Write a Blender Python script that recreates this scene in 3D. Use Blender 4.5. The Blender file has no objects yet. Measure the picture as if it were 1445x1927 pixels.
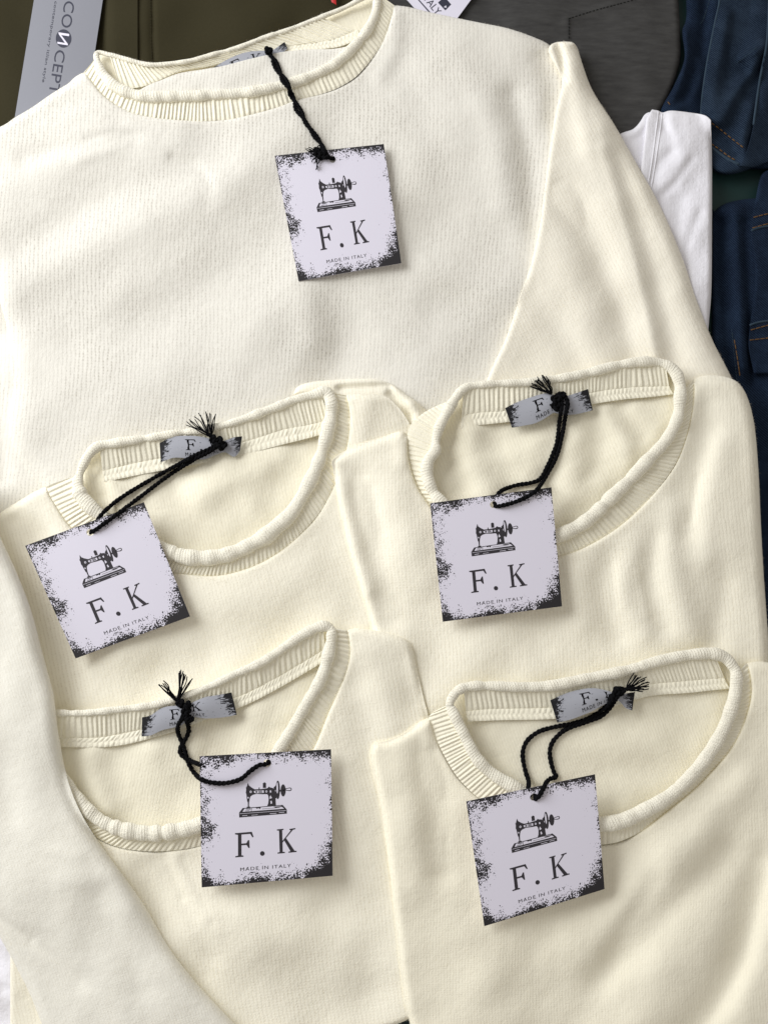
import bpy, math, random
import numpy as np
from mathutils import Vector
from mathutils.geometry import delaunay_2d_cdt

random.seed(7)
RNG = np.random.RandomState(11)
scene = bpy.context.scene
col = scene.collection

# ------------------------------------------------------------------ camera
W, H = 1445.0, 1927.0            # the photograph's own size, used as drawing units
F_PX, DIST, TILT = 1700.0, 0.565, math.radians(12.0)
MM = 0.001
PXM = DIST / F_PX                # metres per drawing unit near the middle
CAM = Vector((0.0, -math.sin(TILT) * DIST, math.cos(TILT) * DIST + 0.022))
cam_d = bpy.data.cameras.new('camera')
cam_d.sensor_fit = 'VERTICAL'
cam_d.sensor_height = 24.0
cam_d.lens = 24.0 * F_PX / H
cam_d.clip_start, cam_d.clip_end = 0.02, 50.0
cam = bpy.data.objects.new('camera', cam_d)
cam.location = CAM
cam.rotation_euler = (TILT, 0, 0)
col.objects.link(cam)
scene.camera = cam

# ------------------------------------------------------------------ light
world = bpy.data.worlds.new('World')
scene.world = world
world.use_nodes = True
bg = world.node_tree.nodes['Background']
bg.inputs['Color'].default_value = (1.0, 0.945, 0.885, 1)
bg.inputs['Strength'].default_value = 0.42


def area(name, loc, aim, size, power, colour):
    d = bpy.data.lights.new(name, 'AREA')
    d.shape = 'RECTANGLE'
    d.size, d.size_y = size
    d.energy = power
    d.color = colour
    o = bpy.data.objects.new(name, d)
    o.location = loc
    o.rotation_euler = (Vector(aim) - Vector(loc)).to_track_quat('-Z', 'Y').to_euler()
    col.objects.link(o)
    return o


area('window_light', (-1.05, 0.58, 0.70), (0.0, 0.0, 0.0), (1.0, 0.85), 23.0, (0.955, 0.97, 1.0))

scene.view_settings.view_transform = 'Standard'
scene.view_settings.look = 'None'
scene.view_settings.gamma = 1.0
scene.view_settings.exposure = 0.0
scene.view_settings.use_curve_mapping = False
scene.render.engine = 'CYCLES'
scene.cycles.max_bounces = 8
scene.cycles.diffuse_bounces = 7
scene.cycles.use_denoising = True

# ------------------------------------------------------------------ geometry tools
CT, ST = math.cos(TILT), math.sin(TILT)


def P(px, py, zmm):
    """Points on the table pile: where the sight line of a drawing point meets the height z (mm)."""
    px, py, zmm = np.broadcast_arrays(np.asarray(px, float), np.asarray(py, float), np.asarray(zmm, float))
    dx = (px - W / 2) / F_PX
    dy = -(py - H / 2) / F_PX
    wx, wy, wz = dx, dy * CT + ST, dy * ST - CT
    t = (zmm * MM - CAM.z) / wz
    return np.stack([CAM.x + wx * t, CAM.y + wy * t, CAM.z + wz * t], -1)


FOLD = 1.45
ZX0, ZY0, ZR = -320, -320, 3
ZW, ZH = int((W + 640) / ZR), int((H + 640) / ZR)
zmap = np.zeros((ZH, ZW))
gx, gy = np.meshgrid(ZX0 + ZR * np.arange(ZW), ZY0 + ZR * np.arange(ZH))


def zat(px, py):
    i = np.clip(((np.asarray(py) - ZY0) / ZR).round().astype(int), 0, ZH - 1)
    j = np.clip(((np.asarray(px) - ZX0) / ZR).round().astype(int), 0, ZW - 1)
    return zmap[i, j]


def drape_below(clear, blur=4):
    """Smooth cover over everything laid so far: cloth put on top rests on it."""
    z = zmap.copy()
    for _ in range(3):
        q = np.pad(z, 1, mode='edge')
        z = np.max([q[a:a + ZH, b:b + ZW] for a in range(3) for b in range(3)], axis=0)
    k = np.ones(2 * blur + 1) / (2 * blur + 1)
    for _ in range(2):
        z = np.apply_along_axis(lambda r: np.convolve(np.pad(r, blur, mode='edge'), k, 'valid'), 0, z)
        z = np.apply_along_axis(lambda r: np.convolve(np.pad(r, blur, mode='edge'), k, 'valid'), 1, z)
    return z + clear


def bilinear(g, x, y):
    fx = np.clip((x - ZX0) / ZR, 0, ZW - 1.001)
    fy = np.clip((y - ZY0) / ZR, 0, ZH - 1.001)
    j, i = fx.astype(int), fy.astype(int)
    a, b = fx - j, fy - i
    return g[i, j] * (1 - a) * (1 - b) + g[i, j + 1] * a * (1 - b) + g[i + 1, j] * (1 - a) * b + g[i + 1, j + 1] * a * b


def spline(pts, step=4.0, closed=False):
    """Catmull-Rom through the points, resampled evenly. Extra columns ride along."""
    p = np.asarray(pts, float)
    n = len(p)
    out = []
    segs = n if closed else n - 1
    for i in range(segs):
        if closed:
            p0, p1, p2, p3 = p[(i - 1) % n], p[i], p[(i + 1) % n], p[(i + 2) % n]
        else:
            p0, p1, p2, p3 = p[max(i - 1, 0)], p[i], p[i + 1], p[min(i + 2, n - 1)]
        k = max(3, int(np.hypot(*(p2 - p1)[:2]) / 3))
        t = np.linspace(0, 1, k, endpoint=False)[:, None]
        out.append(0.5 * (2 * p1 + (p2 - p0) * t + (2 * p0 - 5 * p1 + 4 * p2 - p3) * t ** 2
                          + (3 * p1 - p0 - 3 * p2 + p3) * t ** 3))
    q = np.vstack(out + [p[:1] if closed else p[-1:]])
    s = np.r_[0, np.cumsum(np.hypot(*np.diff(q[:, :2], axis=0).T))]
    m = max(2, int(s[-1] / step) + 1)
    u = np.linspace(0, s[-1], m)
    r = np.stack([np.interp(u, s, q[:, k]) for k in range(q.shape[1])], 1)
    return r[:-1] if closed else r


def seg_dist(x, y, poly, closed=False, signed=False, lim=1e9):
    """Distance from points to a polyline (only looked for within lim); optional sign = which side."""
    p = np.asarray(poly, float)[:, :2]
    if closed:
        p = np.vstack([p, p[:1]])
    shape = x.shape
    x, y = x.ravel(), y.ravel()
    order = np.argsort(y, kind='stable')
    xs, ys = x[order], y[order]
    best = np.full(xs.shape, 1e9)
    sg = np.zeros(xs.shape)
    for a, b in zip(p[:-1], p[1:]):
        d = b - a
        L = d @ d
        if L < 1e-9:
            continue
        lo = np.searchsorted(ys, min(a[1], b[1]) - lim)
        hi = np.searchsorted(ys, max(a[1], b[1]) + lim)
        if hi <= lo:
            continue
        xx, yy = xs[lo:hi] - a[0], ys[lo:hi] - a[1]
        t = np.clip((xx * d[0] + yy * d[1]) / L, 0, 1)
        ex, ey = xx - t * d[0], yy - t * d[1]
        dd = np.hypot(ex, ey)
        m = dd < best[lo:hi]
        best[lo:hi] = np.where(m, dd, best[lo:hi])
        if signed:
            sg[lo:hi] = np.where(m, (d[0] * yy - d[1] * xx) / math.sqrt(L), sg[lo:hi])
    ob = np.empty_like(best)
    ob[order] = best
    ob = ob.reshape(shape)
    if not signed:
        return ob
    os_ = np.empty_like(sg)
    os_[order] = sg
    return ob, os_.reshape(shape)


def inside(x, y, poly):
    p = np.asarray(poly, float)[:, :2]
    shape = x.shape
    x, y = np.asarray(x, float).ravel(), np.asarray(y, float).ravel()
    order = np.argsort(y, kind='stable')
    xs, ys = x[order], y[order]
    r = np.zeros(xs.shape, bool)
    for a, b in zip(p, np.roll(p, -1, 0)):
        if a[1] == b[1]:
            continue
        lo = np.searchsorted(ys, min(a[1], b[1]), side='left')
        hi = np.searchsorted(ys, max(a[1], b[1]), side='left')
        if hi > lo:
            xi = (b[0] - a[0]) * (ys[lo:hi] - a[1]) / (b[1] - a[1]) + a[0]
            r[lo:hi] ^= xs[lo:hi] < xi
    o = np.empty_like(r)
    o[order] = r
    return o.reshape(shape)


def waves(x, y, amp, lam, seed):
    """Gentle unevenness of lying cloth."""
    r = np.random.RandomState(seed)
    z = np.zeros(x.shape)
    for k in range(14):
        a = r.uniform(0, math.pi * 2)
        l = lam * r.uniform(0.55, 2.2)
        kx, ky = math.cos(a) * 2 * math.pi / l, math.sin(a) * 2 * math.pi / l
        b = r.uniform(0, math.pi * 2)
        wob = 0.9 * np.sin(x / (l * 1.7) * 2.1 + b) + 0.9 * np.sin(y / (l * 1.9) * 2.3 + b * 2)
        z += np.sin(kx * x + ky * y + r.uniform(0, 6.28) + wob) * (l / lam)
    return z * amp / 4.0


def folds(x, y, wr):
    z = np.zeros(x.shape)
    for w in wr:
        pts, sig, amp = w
        line = spline(pts, 10) if len(pts) > 2 else np.asarray(pts, float)
        if isinstance(sig, tuple):
            d, s = seg_dist(x, y, line, signed=True, lim=4 * max(sig))
            q = np.clip(s / np.maximum(d, 2.0), -1, 1)
            sg = 0.5 * (sig[0] + sig[1]) + 0.5 * (sig[1] - sig[0]) * q
        else:
            d, sg = seg_dist(x, y, line, lim=4 * sig), sig
        z += amp * np.exp(-0.5 * (d / sg) ** 2)
    return z


def mesh_object(name, verts, faces, mat, parent=None, uv=None, smooth=True, attr=None):
    me = bpy.data.meshes.new(name)
    if isinstance(faces, np.ndarray):
        faces = faces.tolist()
    me.from_pydata([tuple(v) for v in verts], [], faces)
    if uv is not None:
        lay = me.uv_layers.new(name='UVMap')
        vi = np.empty(len(me.loops), dtype=np.int32)
        me.loops.foreach_get('vertex_index', vi)
        lay.data.foreach_set('uv', np.asarray(uv, np.float32)[vi].ravel())
    if attr:
        for k, vals in attr.items():
            a = me.attributes.new(k, 'FLOAT', 'POINT')
            a.data.foreach_set('value', np.asarray(vals, np.float32))
    if smooth:
        me.polygons.foreach_set('use_smooth', [True] * len(me.polygons))
    me.materials.append(mat)
    me.update()
    o = bpy.data.objects.new(name, me)
    col.objects.link(o)
    if parent is not None:
        o.parent = parent
    return o


def tag_props(o, label=None, category=None, group=None, kind=None):
    if label:
        o['label'] = label
    if category:
        o['category'] = category
    if group:
        o['group'] = group
    if kind:
        o['kind'] = kind
    return o


def thing(name, label, category, group=None):
    o = bpy.data.objects.new(name, None)
    o.empty_display_size = 0.02
    col.objects.link(o)
    return tag_props(o, label, category, group)


def panel(name, parent, mat, runs, base, wr=(), noise=(0.5, 160, 1), grain=(0, 7.6), skirt=14,
          grid=5.0, slope=(0, 0, 0, 0), drape=0.9, fluff=0, gain=1.0):
    """A piece of lying cloth. runs: list of (points, edge radius, edge drop, curved?) round the outline.
    Height in mm; the rim rolls over and goes on down as a skirt to what lies beneath."""
    curves = []
    for pts, R, drop, cur in runs:
        c = spline(pts, 4.0) if (cur and len(pts) > 2) else spline_straight(pts)
        curves.append((c, R, drop))
    outline = []
    for c, R, drop in curves:
        for q in c[:, :2]:
            if not outline or np.hypot(*(outline[-1] - q)) > 1.2:
                outline.append(q)
    if np.hypot(*(outline[0] - outline[-1])) < 1.2:
        outline.pop()
    outline = np.array(outline)

    below = drape_below(drape)

    def height(x, y):
        z = base + slope[2] * (x - slope[0]) + slope[3] * (y - slope[1])
        z = z + FOLD * gain * (waves(x, y, noise[0], noise[1], noise[2]) + folds(x, y, wr))
        dr = np.zeros(x.shape)
        for c, R, drop in curves:
            if drop == 0:
                continue
            t = np.clip(seg_dist(x, y, c, lim=R + 2) / R, 0, 1)
            dr = np.maximum(dr, drop * (1 - np.sqrt(np.maximum(0, 1 - (1 - t) ** 2))))
        z = z - dr
        zb = bilinear(below, x, y)
        d = z - zb
        return zb + 0.5 * (d + np.sqrt(d * d + 0.5))

    x0, y0 = outline.min(0)
    x1, y1 = outline.max(0)
    nx, ny = int((x1 - x0) / grid) + 1, int((y1 - y0) / (grid * 0.866)) + 1
    jx, jy = np.meshgrid(np.arange(nx), np.arange(ny))
    ax = (x0 + grid * (jx + 0.5 * (jy % 2))).ravel()
    ay = (y0 + grid * 0.866 * jy).ravel()
    k = inside(ax, ay, outline)
    ax, ay = ax[k], ay[k]
    dd = seg_dist(ax, ay, outline, True, lim=20)
    near = 15.0
    k = dd > near
    ptsx, ptsy = [ax[k]], [ay[k]]
    nrm = np.roll(outline, -1, 0) - np.roll(outline, 1, 0)
    nrm = np.stack([-nrm[:, 1], nrm[:, 0]], 1)
    nrm /= np.maximum(np.hypot(*nrm.T), 1e-9)[:, None]
    ar = 0.5 * np.sum(outline[:, 0] * np.roll(outline[:, 1], -1) - np.roll(outline[:, 0], -1) * outline[:, 1])
    if ar < 0:
        nrm = -nrm
    for off in (1.2, 3.0, 5.5, 8.5, 12.0):
        q = outline + nrm * off
        d = seg_dist(q[:, 0], q[:, 1], outline, True, lim=20)
        ok = inside(q[:, 0], q[:, 1], outline) & (d > off * 0.9)
        ptsx.append(q[ok, 0])
        ptsy.append(q[ok, 1])
    X = np.r_[outline[:, 0], np.concatenate(ptsx)]
    Y = np.r_[outline[:, 1], np.concatenate(ptsy)]
    n = len(outline)
    vo, eo, fo, ov, oe, of = delaunay_2d_cdt([Vector((a, b)) for a, b in zip(X, Y)],
                                             [(i, (i + 1) % n) for i in range(n)], [], 0, 1e-5)
    V = np.array([(v.x, v.y) for v in vo])
    T = np.array([f for f in fo if len(f) == 3])
    cen = V[T].mean(1)
    T = T[inside(cen[:, 0], cen[:, 1], outline)]
    a, b, c = V[T[:, 0]], V[T[:, 1]], V[T[:, 2]]
    cr = (b[:, 0] - a[:, 0]) * (c[:, 1] - a[:, 1]) - (b[:, 1] - a[:, 1]) * (c[:, 0] - a[:, 0])
    T[cr > 0] = T[cr > 0][:, ::-1]                 # drawing y runs down: face up in the world
    z = height(V[:, 0], V[:, 1])
    world_v = P(V[:, 0], V[:, 1], z)
    faces = T.tolist()
    # skirt
    bidx = []
    src = {}
    for i, o in enumerate(ov):
        for s_ in o:
            src[s_] = i
    bidx = [src.get(i, i) for i in range(n)]
    rings = [(1.2, 0.8), (2.6, 2.2), (1.6 * skirt, skirt)]
    stack = [world_v]
    prev = np.array(bidx)
    cnt = len(world_v)
    for inn, dn in rings:
        q = V[bidx] + nrm * inn
        w = P(q[:, 0], q[:, 1], z[bidx])
        w[:, 2] = np.maximum(world_v[bidx][:, 2] - dn * MM, 0.0006)
        stack.append(w)
        cur = cnt + np.arange(n)
        for i in range(n):
            j = (i + 1) % n
            f = [int(prev[i]), int(prev[j]), int(cur[j]), int(cur[i])]
            faces.append(f if ar > 0 else f[::-1])
        prev = cur
        cnt += n
    allv = np.vstack(stack)
    g = math.radians(grain[0])
    per = grain[1]
    uu = (V[:, 0] * math.cos(g) + V[:, 1] * math.sin(g)) / per
    vv = (-V[:, 0] * math.sin(g) + V[:, 1] * math.cos(g)) / per
    # grain lines are never quite straight
    uu = uu + 0.9 * np.sin(V[:, 1] / 170.0 + V[:, 0] / 410.0) + 0.5 * np.sin(V[:, 1] / 73.0 + 1.3)
    UV = np.stack([uu, vv], 1)
    UV = np.vstack([UV] + [UV[bidx] + 0.001 * k for k in (1, 2, 3)])
    o = mesh_object(name, allv, faces, mat, parent, UV)
    if fluff:
        cen = V[T].mean(1)
        rim = seg_dist(cen[:, 0], cen[:, 1], outline, True, lim=16) < 15
        wool_fuzz(o, world_v, T[rim], fluff, 0.0016, int(noise[2]) + 500)
        wool_fuzz(o, world_v, T[~rim], fluff * 2, 0.0013, int(noise[2]) + 600, 0.3)
    m = inside(gx, gy, outline)
    ii = np.where(m)
    hz = height(gx[ii].astype(float), gy[ii].astype(float))
    zmap[ii] = np.maximum(zmap[ii], hz)
    return o


def spline_straight(pts):
    p = np.asarray(pts, float)[:, :2]
    out = []
    for a, b in zip(p[:-1], p[1:]):
        k = max(1, int(np.hypot(*(b - a)) / 5))
        out.append(a + (b - a) * np.linspace(0, 1, k, endpoint=False)[:, None])
    return np.vstack(out + [p[-1:]])


def sweep(pts3, rad, sides=10, closed=False, caps=True, flat=1.0):
    """Tube of varying radius along world points."""
    p = np.asarray(pts3, float)
    n = len(p)
    rad = np.broadcast_to(np.asarray(rad, float), (n,))
    if closed:
        tan = np.roll(p, -1, 0) - np.roll(p, 1, 0)
    else:
        tan = np.gradient(p, axis=0)
    tan /= np.maximum(np.linalg.norm(tan, axis=1), 1e-12)[:, None]
    up = np.array([0, 0, 1.0])
    side = np.cross(tan, up)
    bad = np.linalg.norm(side, axis=1) < 0.15
    side[bad] = np.cross(tan[bad], np.array([0.3, 1.0, 0.1]))
    side /= np.linalg.norm(side, axis=1)[:, None]
    upv = np.cross(side, tan)
    ang = np.linspace(0, 2 * math.pi, sides, endpoint=False)
    ring = (side[:, None, :] * np.cos(ang)[None, :, None] + upv[:, None, :] * (flat * np.sin(ang))[None, :, None])
    V = (p[:, None, :] + ring * rad[:, None, None]).reshape(-1, 3)
    F = []
    last = n if closed else n - 1
    for i in range(last):
        a, b = i * sides, ((i + 1) % n) * sides
        for k in range(sides):
            k2 = (k + 1) % sides
            F.append([a + k, a + k2, b + k2, b + k])
    if caps and not closed:
        F.append(list(range(sides))[::-1])
        F.append([(n - 1) * sides + k for k in range(sides)])
    return V, F


class Bag:
    """Collects pieces that become one mesh object."""
    def __init__(self):
        self.v, self.f, self.uv, self.n = [], [], [], 0

    def add(self, V, F, uv=None):
        self.v.append(np.asarray(V))
        self.f += [[i + self.n for i in f] for f in F]
        self.uv.append(np.zeros((len(V), 2)) if uv is None else uv)
        self.n += len(V)

    def build(self, name, mat, parent=None, smooth=True):
        return mesh_object(name, np.vstack(self.v), self.f, mat, parent, np.vstack(self.uv), smooth)


def roll(name, parent, mat, pts, seed=1, lump=0.10, sides=18, closed=False, period=5.2, add_z=0.0):
    """The curled edge of a neckline. pts rows: x, y, z mm, radius in drawing units."""
    c = spline(pts, 3.0, closed)
    n = len(c)
    s = np.arange(n) * 3.0
    r = np.random.RandomState(seed)
    wob = np.zeros(n)
    for lam in (34, 55, 90, 140):
        wob += np.sin(2 * math.pi * s / (lam * r.uniform(0.8, 1.2)) + r.uniform(0, 6.28) + 1.5 * np.sin(s / 61.0 + r.uniform(0, 6))) * 0.5
    rad = 0.89 * c[:, 3] * (1 + lump * wob * 0.9)
    for _ in range(max(2, int(s[-1] / 110))):
        rad = rad * (1 - r.uniform(0.06, 0.2) * np.exp(-((s - r.uniform(0, s[-1])) / r.uniform(3, 7)) ** 2))
    world_p = P(c[:, 0], c[:, 1], c[:, 2] + add_z - 0.5 + 0.3 * wob)
    # radius eases at the two ends
    if not closed:
        e = np.minimum(s, s[::-1]) / 10.0
        rad = rad * np.clip(np.sqrt(np.clip(e, 0.02, 1)), 0.2, 1)
    V, F = sweep(world_p, rad * PXM, sides, closed, flat=0.74)
    ang = np.tile(np.arange(sides) / sides, n)
    circ = np.repeat(2 * math.pi * rad, sides)
    uv = np.stack([np.repeat(s, sides) / period + ang * 2.5, ang * circ / period], 1)
    o = mesh_object(name, V, F, mat, parent, uv)
    for (x, y, z, _), rr in zip(c, rad):
        j0, j1 = int((x - rr - ZX0) / ZR), int((x + rr - ZX0) / ZR) + 2
        i0, i1 = int((y - rr - ZY0) / ZR), int((y + rr - ZY0) / ZR) + 2
        if i0 < 0 or j0 < 0 or i1 >= ZH or j1 >= ZW:
            continue
        dx, dy = gx[i0:i1, j0:j1] - x, gy[i0:i1, j0:j1] - y
        d2 = rr * rr - dx * dx - dy * dy
        zz = np.where(d2 > 0, z + np.sqrt(np.maximum(d2, 0)) * PXM * 1000, 0)
        zmap[i0:i1, j0:j1] = np.maximum(zmap[i0:i1, j0:j1], zz)
    return o


def wool_fuzz(parent, V, tris, count, length, seed, stand=0.6):
    """Loose fibres standing off the yarn: very thin tapering blades, too many to count."""
    r = np.random.RandomState(seed)
    V, T = np.asarray(V), np.asarray(tris)
    a, b, c = V[T[:, 0]], V[T[:, 1]], V[T[:, 2]]
    nr = np.cross(b - a, c - a)
    ar = np.linalg.norm(nr, axis=1)
    pick = r.choice(len(T), count, p=ar / ar.sum())
    nr = nr[pick] / np.maximum(ar[pick], 1e-15)[:, None]
    nr[nr[:, 2] < -0.2] *= -1
    u, v = r.rand(count, 1), r.rand(count, 1)
    k = (u + v) > 1
    u, v = np.where(k, 1 - u, u), np.where(k, 1 - v, v)
    base = a[pick] + (b - a)[pick] * u + (c - a)[pick] * v
    d = nr * stand + r.normal(0, 0.55, (count, 3))
    d /= np.linalg.norm(d, axis=1)[:, None]
    d2 = d + r.normal(0, 0.5, (count, 3))
    d2 /= np.linalg.norm(d2, axis=1)[:, None]
    L = length * r.uniform(0.35, 1.0, (count, 1))
    side = np.cross(d, r.normal(0, 1, (count, 3)))
    side /= np.maximum(np.linalg.norm(side, axis=1), 1e-9)[:, None]
    w = 0.000035
    mid = base + d * L * 0.55
    tip = mid + d2 * L * 0.45
    allv = np.stack([base - side * w, base + side * w, mid + side * w * 0.8, mid - side * w * 0.8, tip], 1).reshape(-1, 3)
    F = []
    for i in range(count):
        q = i * 5
        F += [[q, q + 1, q + 2, q + 3], [q + 3, q + 2, q + 4]]
    return tag_props(mesh_object('wool_fuzz', allv, F, M_FUZZ, parent, smooth=False), kind='stuff')


def neck_ring(parent, back, front, base, rb, rf, seed, lump):
    """The whole curled neck edge as one loop: back from one side to the other, then the front."""
    b_ = [(x, y, base + 1.3, r) for (x, y), r in zip(back, rb)]
    f_ = [(x, y, base + 2.1, r) for (x, y), r in zip(front, rf)]
    if math.hypot(front[0][0] - back[-1][0], front[0][1] - back[-1][1]) > math.hypot(front[0][0] - back[0][0], front[0][1] - back[0][1]):
        b_ = b_[::-1]
    pts = [q for q in b_]
    for q in f_:
        if min(math.hypot(q[0] - k[0], q[1] - k[1]) for k in (b_[0], b_[-1])) > 11:
            pts.append(q)
    o = roll('neck_roll', parent, M_ROLL, pts, seed, lump, closed=True)
    V = np.array([tuple(q.co) for q in o.data.vertices])
    T = [[p.vertices[0], p.vertices[1], p.vertices[2]] for p in o.data.polygons]
    wool_fuzz(o, V, T, 6000, 0.0016, seed + 1)
    return o


def loft(name, parent, mat, A, B, za, zb, kind='rib', period=8.6, amp=0.75, rows=14, bulge=0.0, sag=0.0, seed=3, flare=0.0):
    """A knitted band between two curves; ribs or linking stitches are real relief."""
    a, b = spline(A, 2.0), spline(B, 2.0)
    L = max(np.hypot(*np.diff(a[:, :2], axis=0).T).sum(), np.hypot(*np.diff(b[:, :2], axis=0).T).sum())
    n = int(L / period) * 8 + 1
    ua = np.linspace(0, 1, n)
    ia, ib = np.linspace(0, 1, len(a)), np.linspace(0, 1, len(b))
    ca = np.stack([np.interp(ua, ia, a[:, k]) for k in (0, 1)], 1)
    cb = np.stack([np.interp(ua, ib, b[:, k]) for k in (0, 1)], 1)
    r = np.random.RandomState(seed)
    t = np.linspace(0, 1, rows)
    s = ua * L
    ph = s / period + 0.8 * np.sin(s / 83.0 + r.uniform(0, 6)) + 0.45 * np.sin(s / 37.0 + r.uniform(0, 6))
    S, Tt = np.meshgrid(ph, t)
    nn = int(ph.max()) + 3
    ra = r.uniform(0.55, 1.2, nn)[np.clip(np.floor(S).astype(int), 0, nn - 1)]
    lean = 0.30 * np.sin(S * 0.35 + 2.0) + 0.22 * np.sin(S * 0.83 + 1.0)
    X = ca[None, :, 0] * (1 - Tt) + cb[None, :, 0] * Tt
    Y = ca[None, :, 1] * (1 - Tt) + cb[None, :, 1] * Tt
    if kind == 'rib':
        f = S + lean * Tt
        rel = 1.35 * np.abs(np.sin(math.pi * f)) ** 1.1
        rel = rel * (0.9 + 0.1 * np.sin(math.pi * 2 * f * 2))
        rel = rel * ra * amp
        rel = rel * np.clip(np.minimum(Tt, 1 - Tt) * 9 + 0.35, 0, 1)
        rel += 0.08 * amp * np.sin(Tt * rows * 2.3 + S * 0.7)
    else:                                            # linking seam: two rows of slanted loops
        row = (Tt < 0.52)
        f = np.where(row, S + 0.55 * Tt / 0.52, S * 1.0 - 0.55 * (Tt - 0.52) / 0.48)
        lob = np.where(row, Tt / 0.52, (Tt - 0.52) / 0.48)
        rel = (np.abs(np.sin(math.pi * f)) ** 0.8) * np.sqrt(np.clip(np.sin(math.pi * np.clip(lob, 0, 1)), 0, 1)) * amp * ra
    z = za * (1 - Tt) + zb * Tt + bulge * np.sin(math.pi * Tt) + rel
    z = z + flare * np.sin(S / 9.0 + seed)
    V = P(X, Y, z).reshape(-1, 3)
    F = []
    for i in range(rows - 1):
        for k in range(n - 1):
            q = i * n + k
            F.append([q, q + n, q + n + 1, q + 1])
    w = np.hypot(ca[:, 0] - cb[:, 0], ca[:, 1] - cb[:, 1])
    uv = np.stack([S, Tt * (w[None, :] / period)], -1).reshape(-1, 2)
    # orient upwards
    n0 = np.cross(V[F[0][1]] - V[F[0][0]], V[F[0][2]] - V[F[0][0]])
    if n0[2] < 0:
        F = [f[::-1] for f in F]
    o = mesh_object(name, V, F, mat, parent, uv)
    poly = np.vstack([ca[::8], cb[::8][::-1]])
    m = inside(gx, gy, poly)
    ii = np.where(m)
    if len(ii[0]):
        d = seg_dist(gx[ii].astype(float), gy[ii].astype(float), ca[::8])
        d2 = seg_dist(gx[ii].astype(float), gy[ii].astype(float), cb[::8])
        tt = d / np.maximum(d + d2, 1e-6)
        zmap[ii] = np.maximum(zmap[ii], za * (1 - tt) + zb * tt + amp)
    return o


# ------------------------------------------------------------------ materials
def new_mat(name):
    m = bpy.data.materials.new(name)
    m.use_nodes = True
    nt = m.node_tree
    return m, nt, nt.nodes['Principled BSDF']


def node(nt, typ, **kw):
    n = nt.nodes.new(typ)
    for k, v in kw.items():
        setattr(n, k, v)
    return n


def math_node(nt, op, a, b=None, c=None, clamp=False):
    n = nt.nodes.new('ShaderNodeMath')
    n.operation = op
    n.use_clamp = clamp
    for i, v in enumerate((a, b, c)):
        if v is None:
            continue
        if isinstance(v, (int, float)):
            n.inputs[i].default_value = v
        else:
            nt.links.new(v, n.inputs[i])
    return n.outputs[0]


def noise_node(nt, vec, scale, detail=3, rough=0.5):
    n = node(nt, 'ShaderNodeTexNoise')
    n.inputs['Scale'].default_value = scale
    n.inputs['Detail'].default_value = detail
    n.inputs['Roughness'].default_value = rough
    nt.links.new(vec, n.inputs['Vector'])
    return n.outputs['Fac']


def mix_col(nt, fac, a, b):
    n = node(nt, 'ShaderNodeMix', data_type='RGBA')
    for sock, v in ((n.inputs[0], fac), (n.inputs[6], a), (n.inputs[7], b)):
        if isinstance(v, (tuple, list)):
            sock.default_value = (*v, 1)
        elif isinstance(v, (int, float)):
            sock.default_value = v
        else:
            nt.links.new(v, sock)
    return n.outputs[2]


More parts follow.
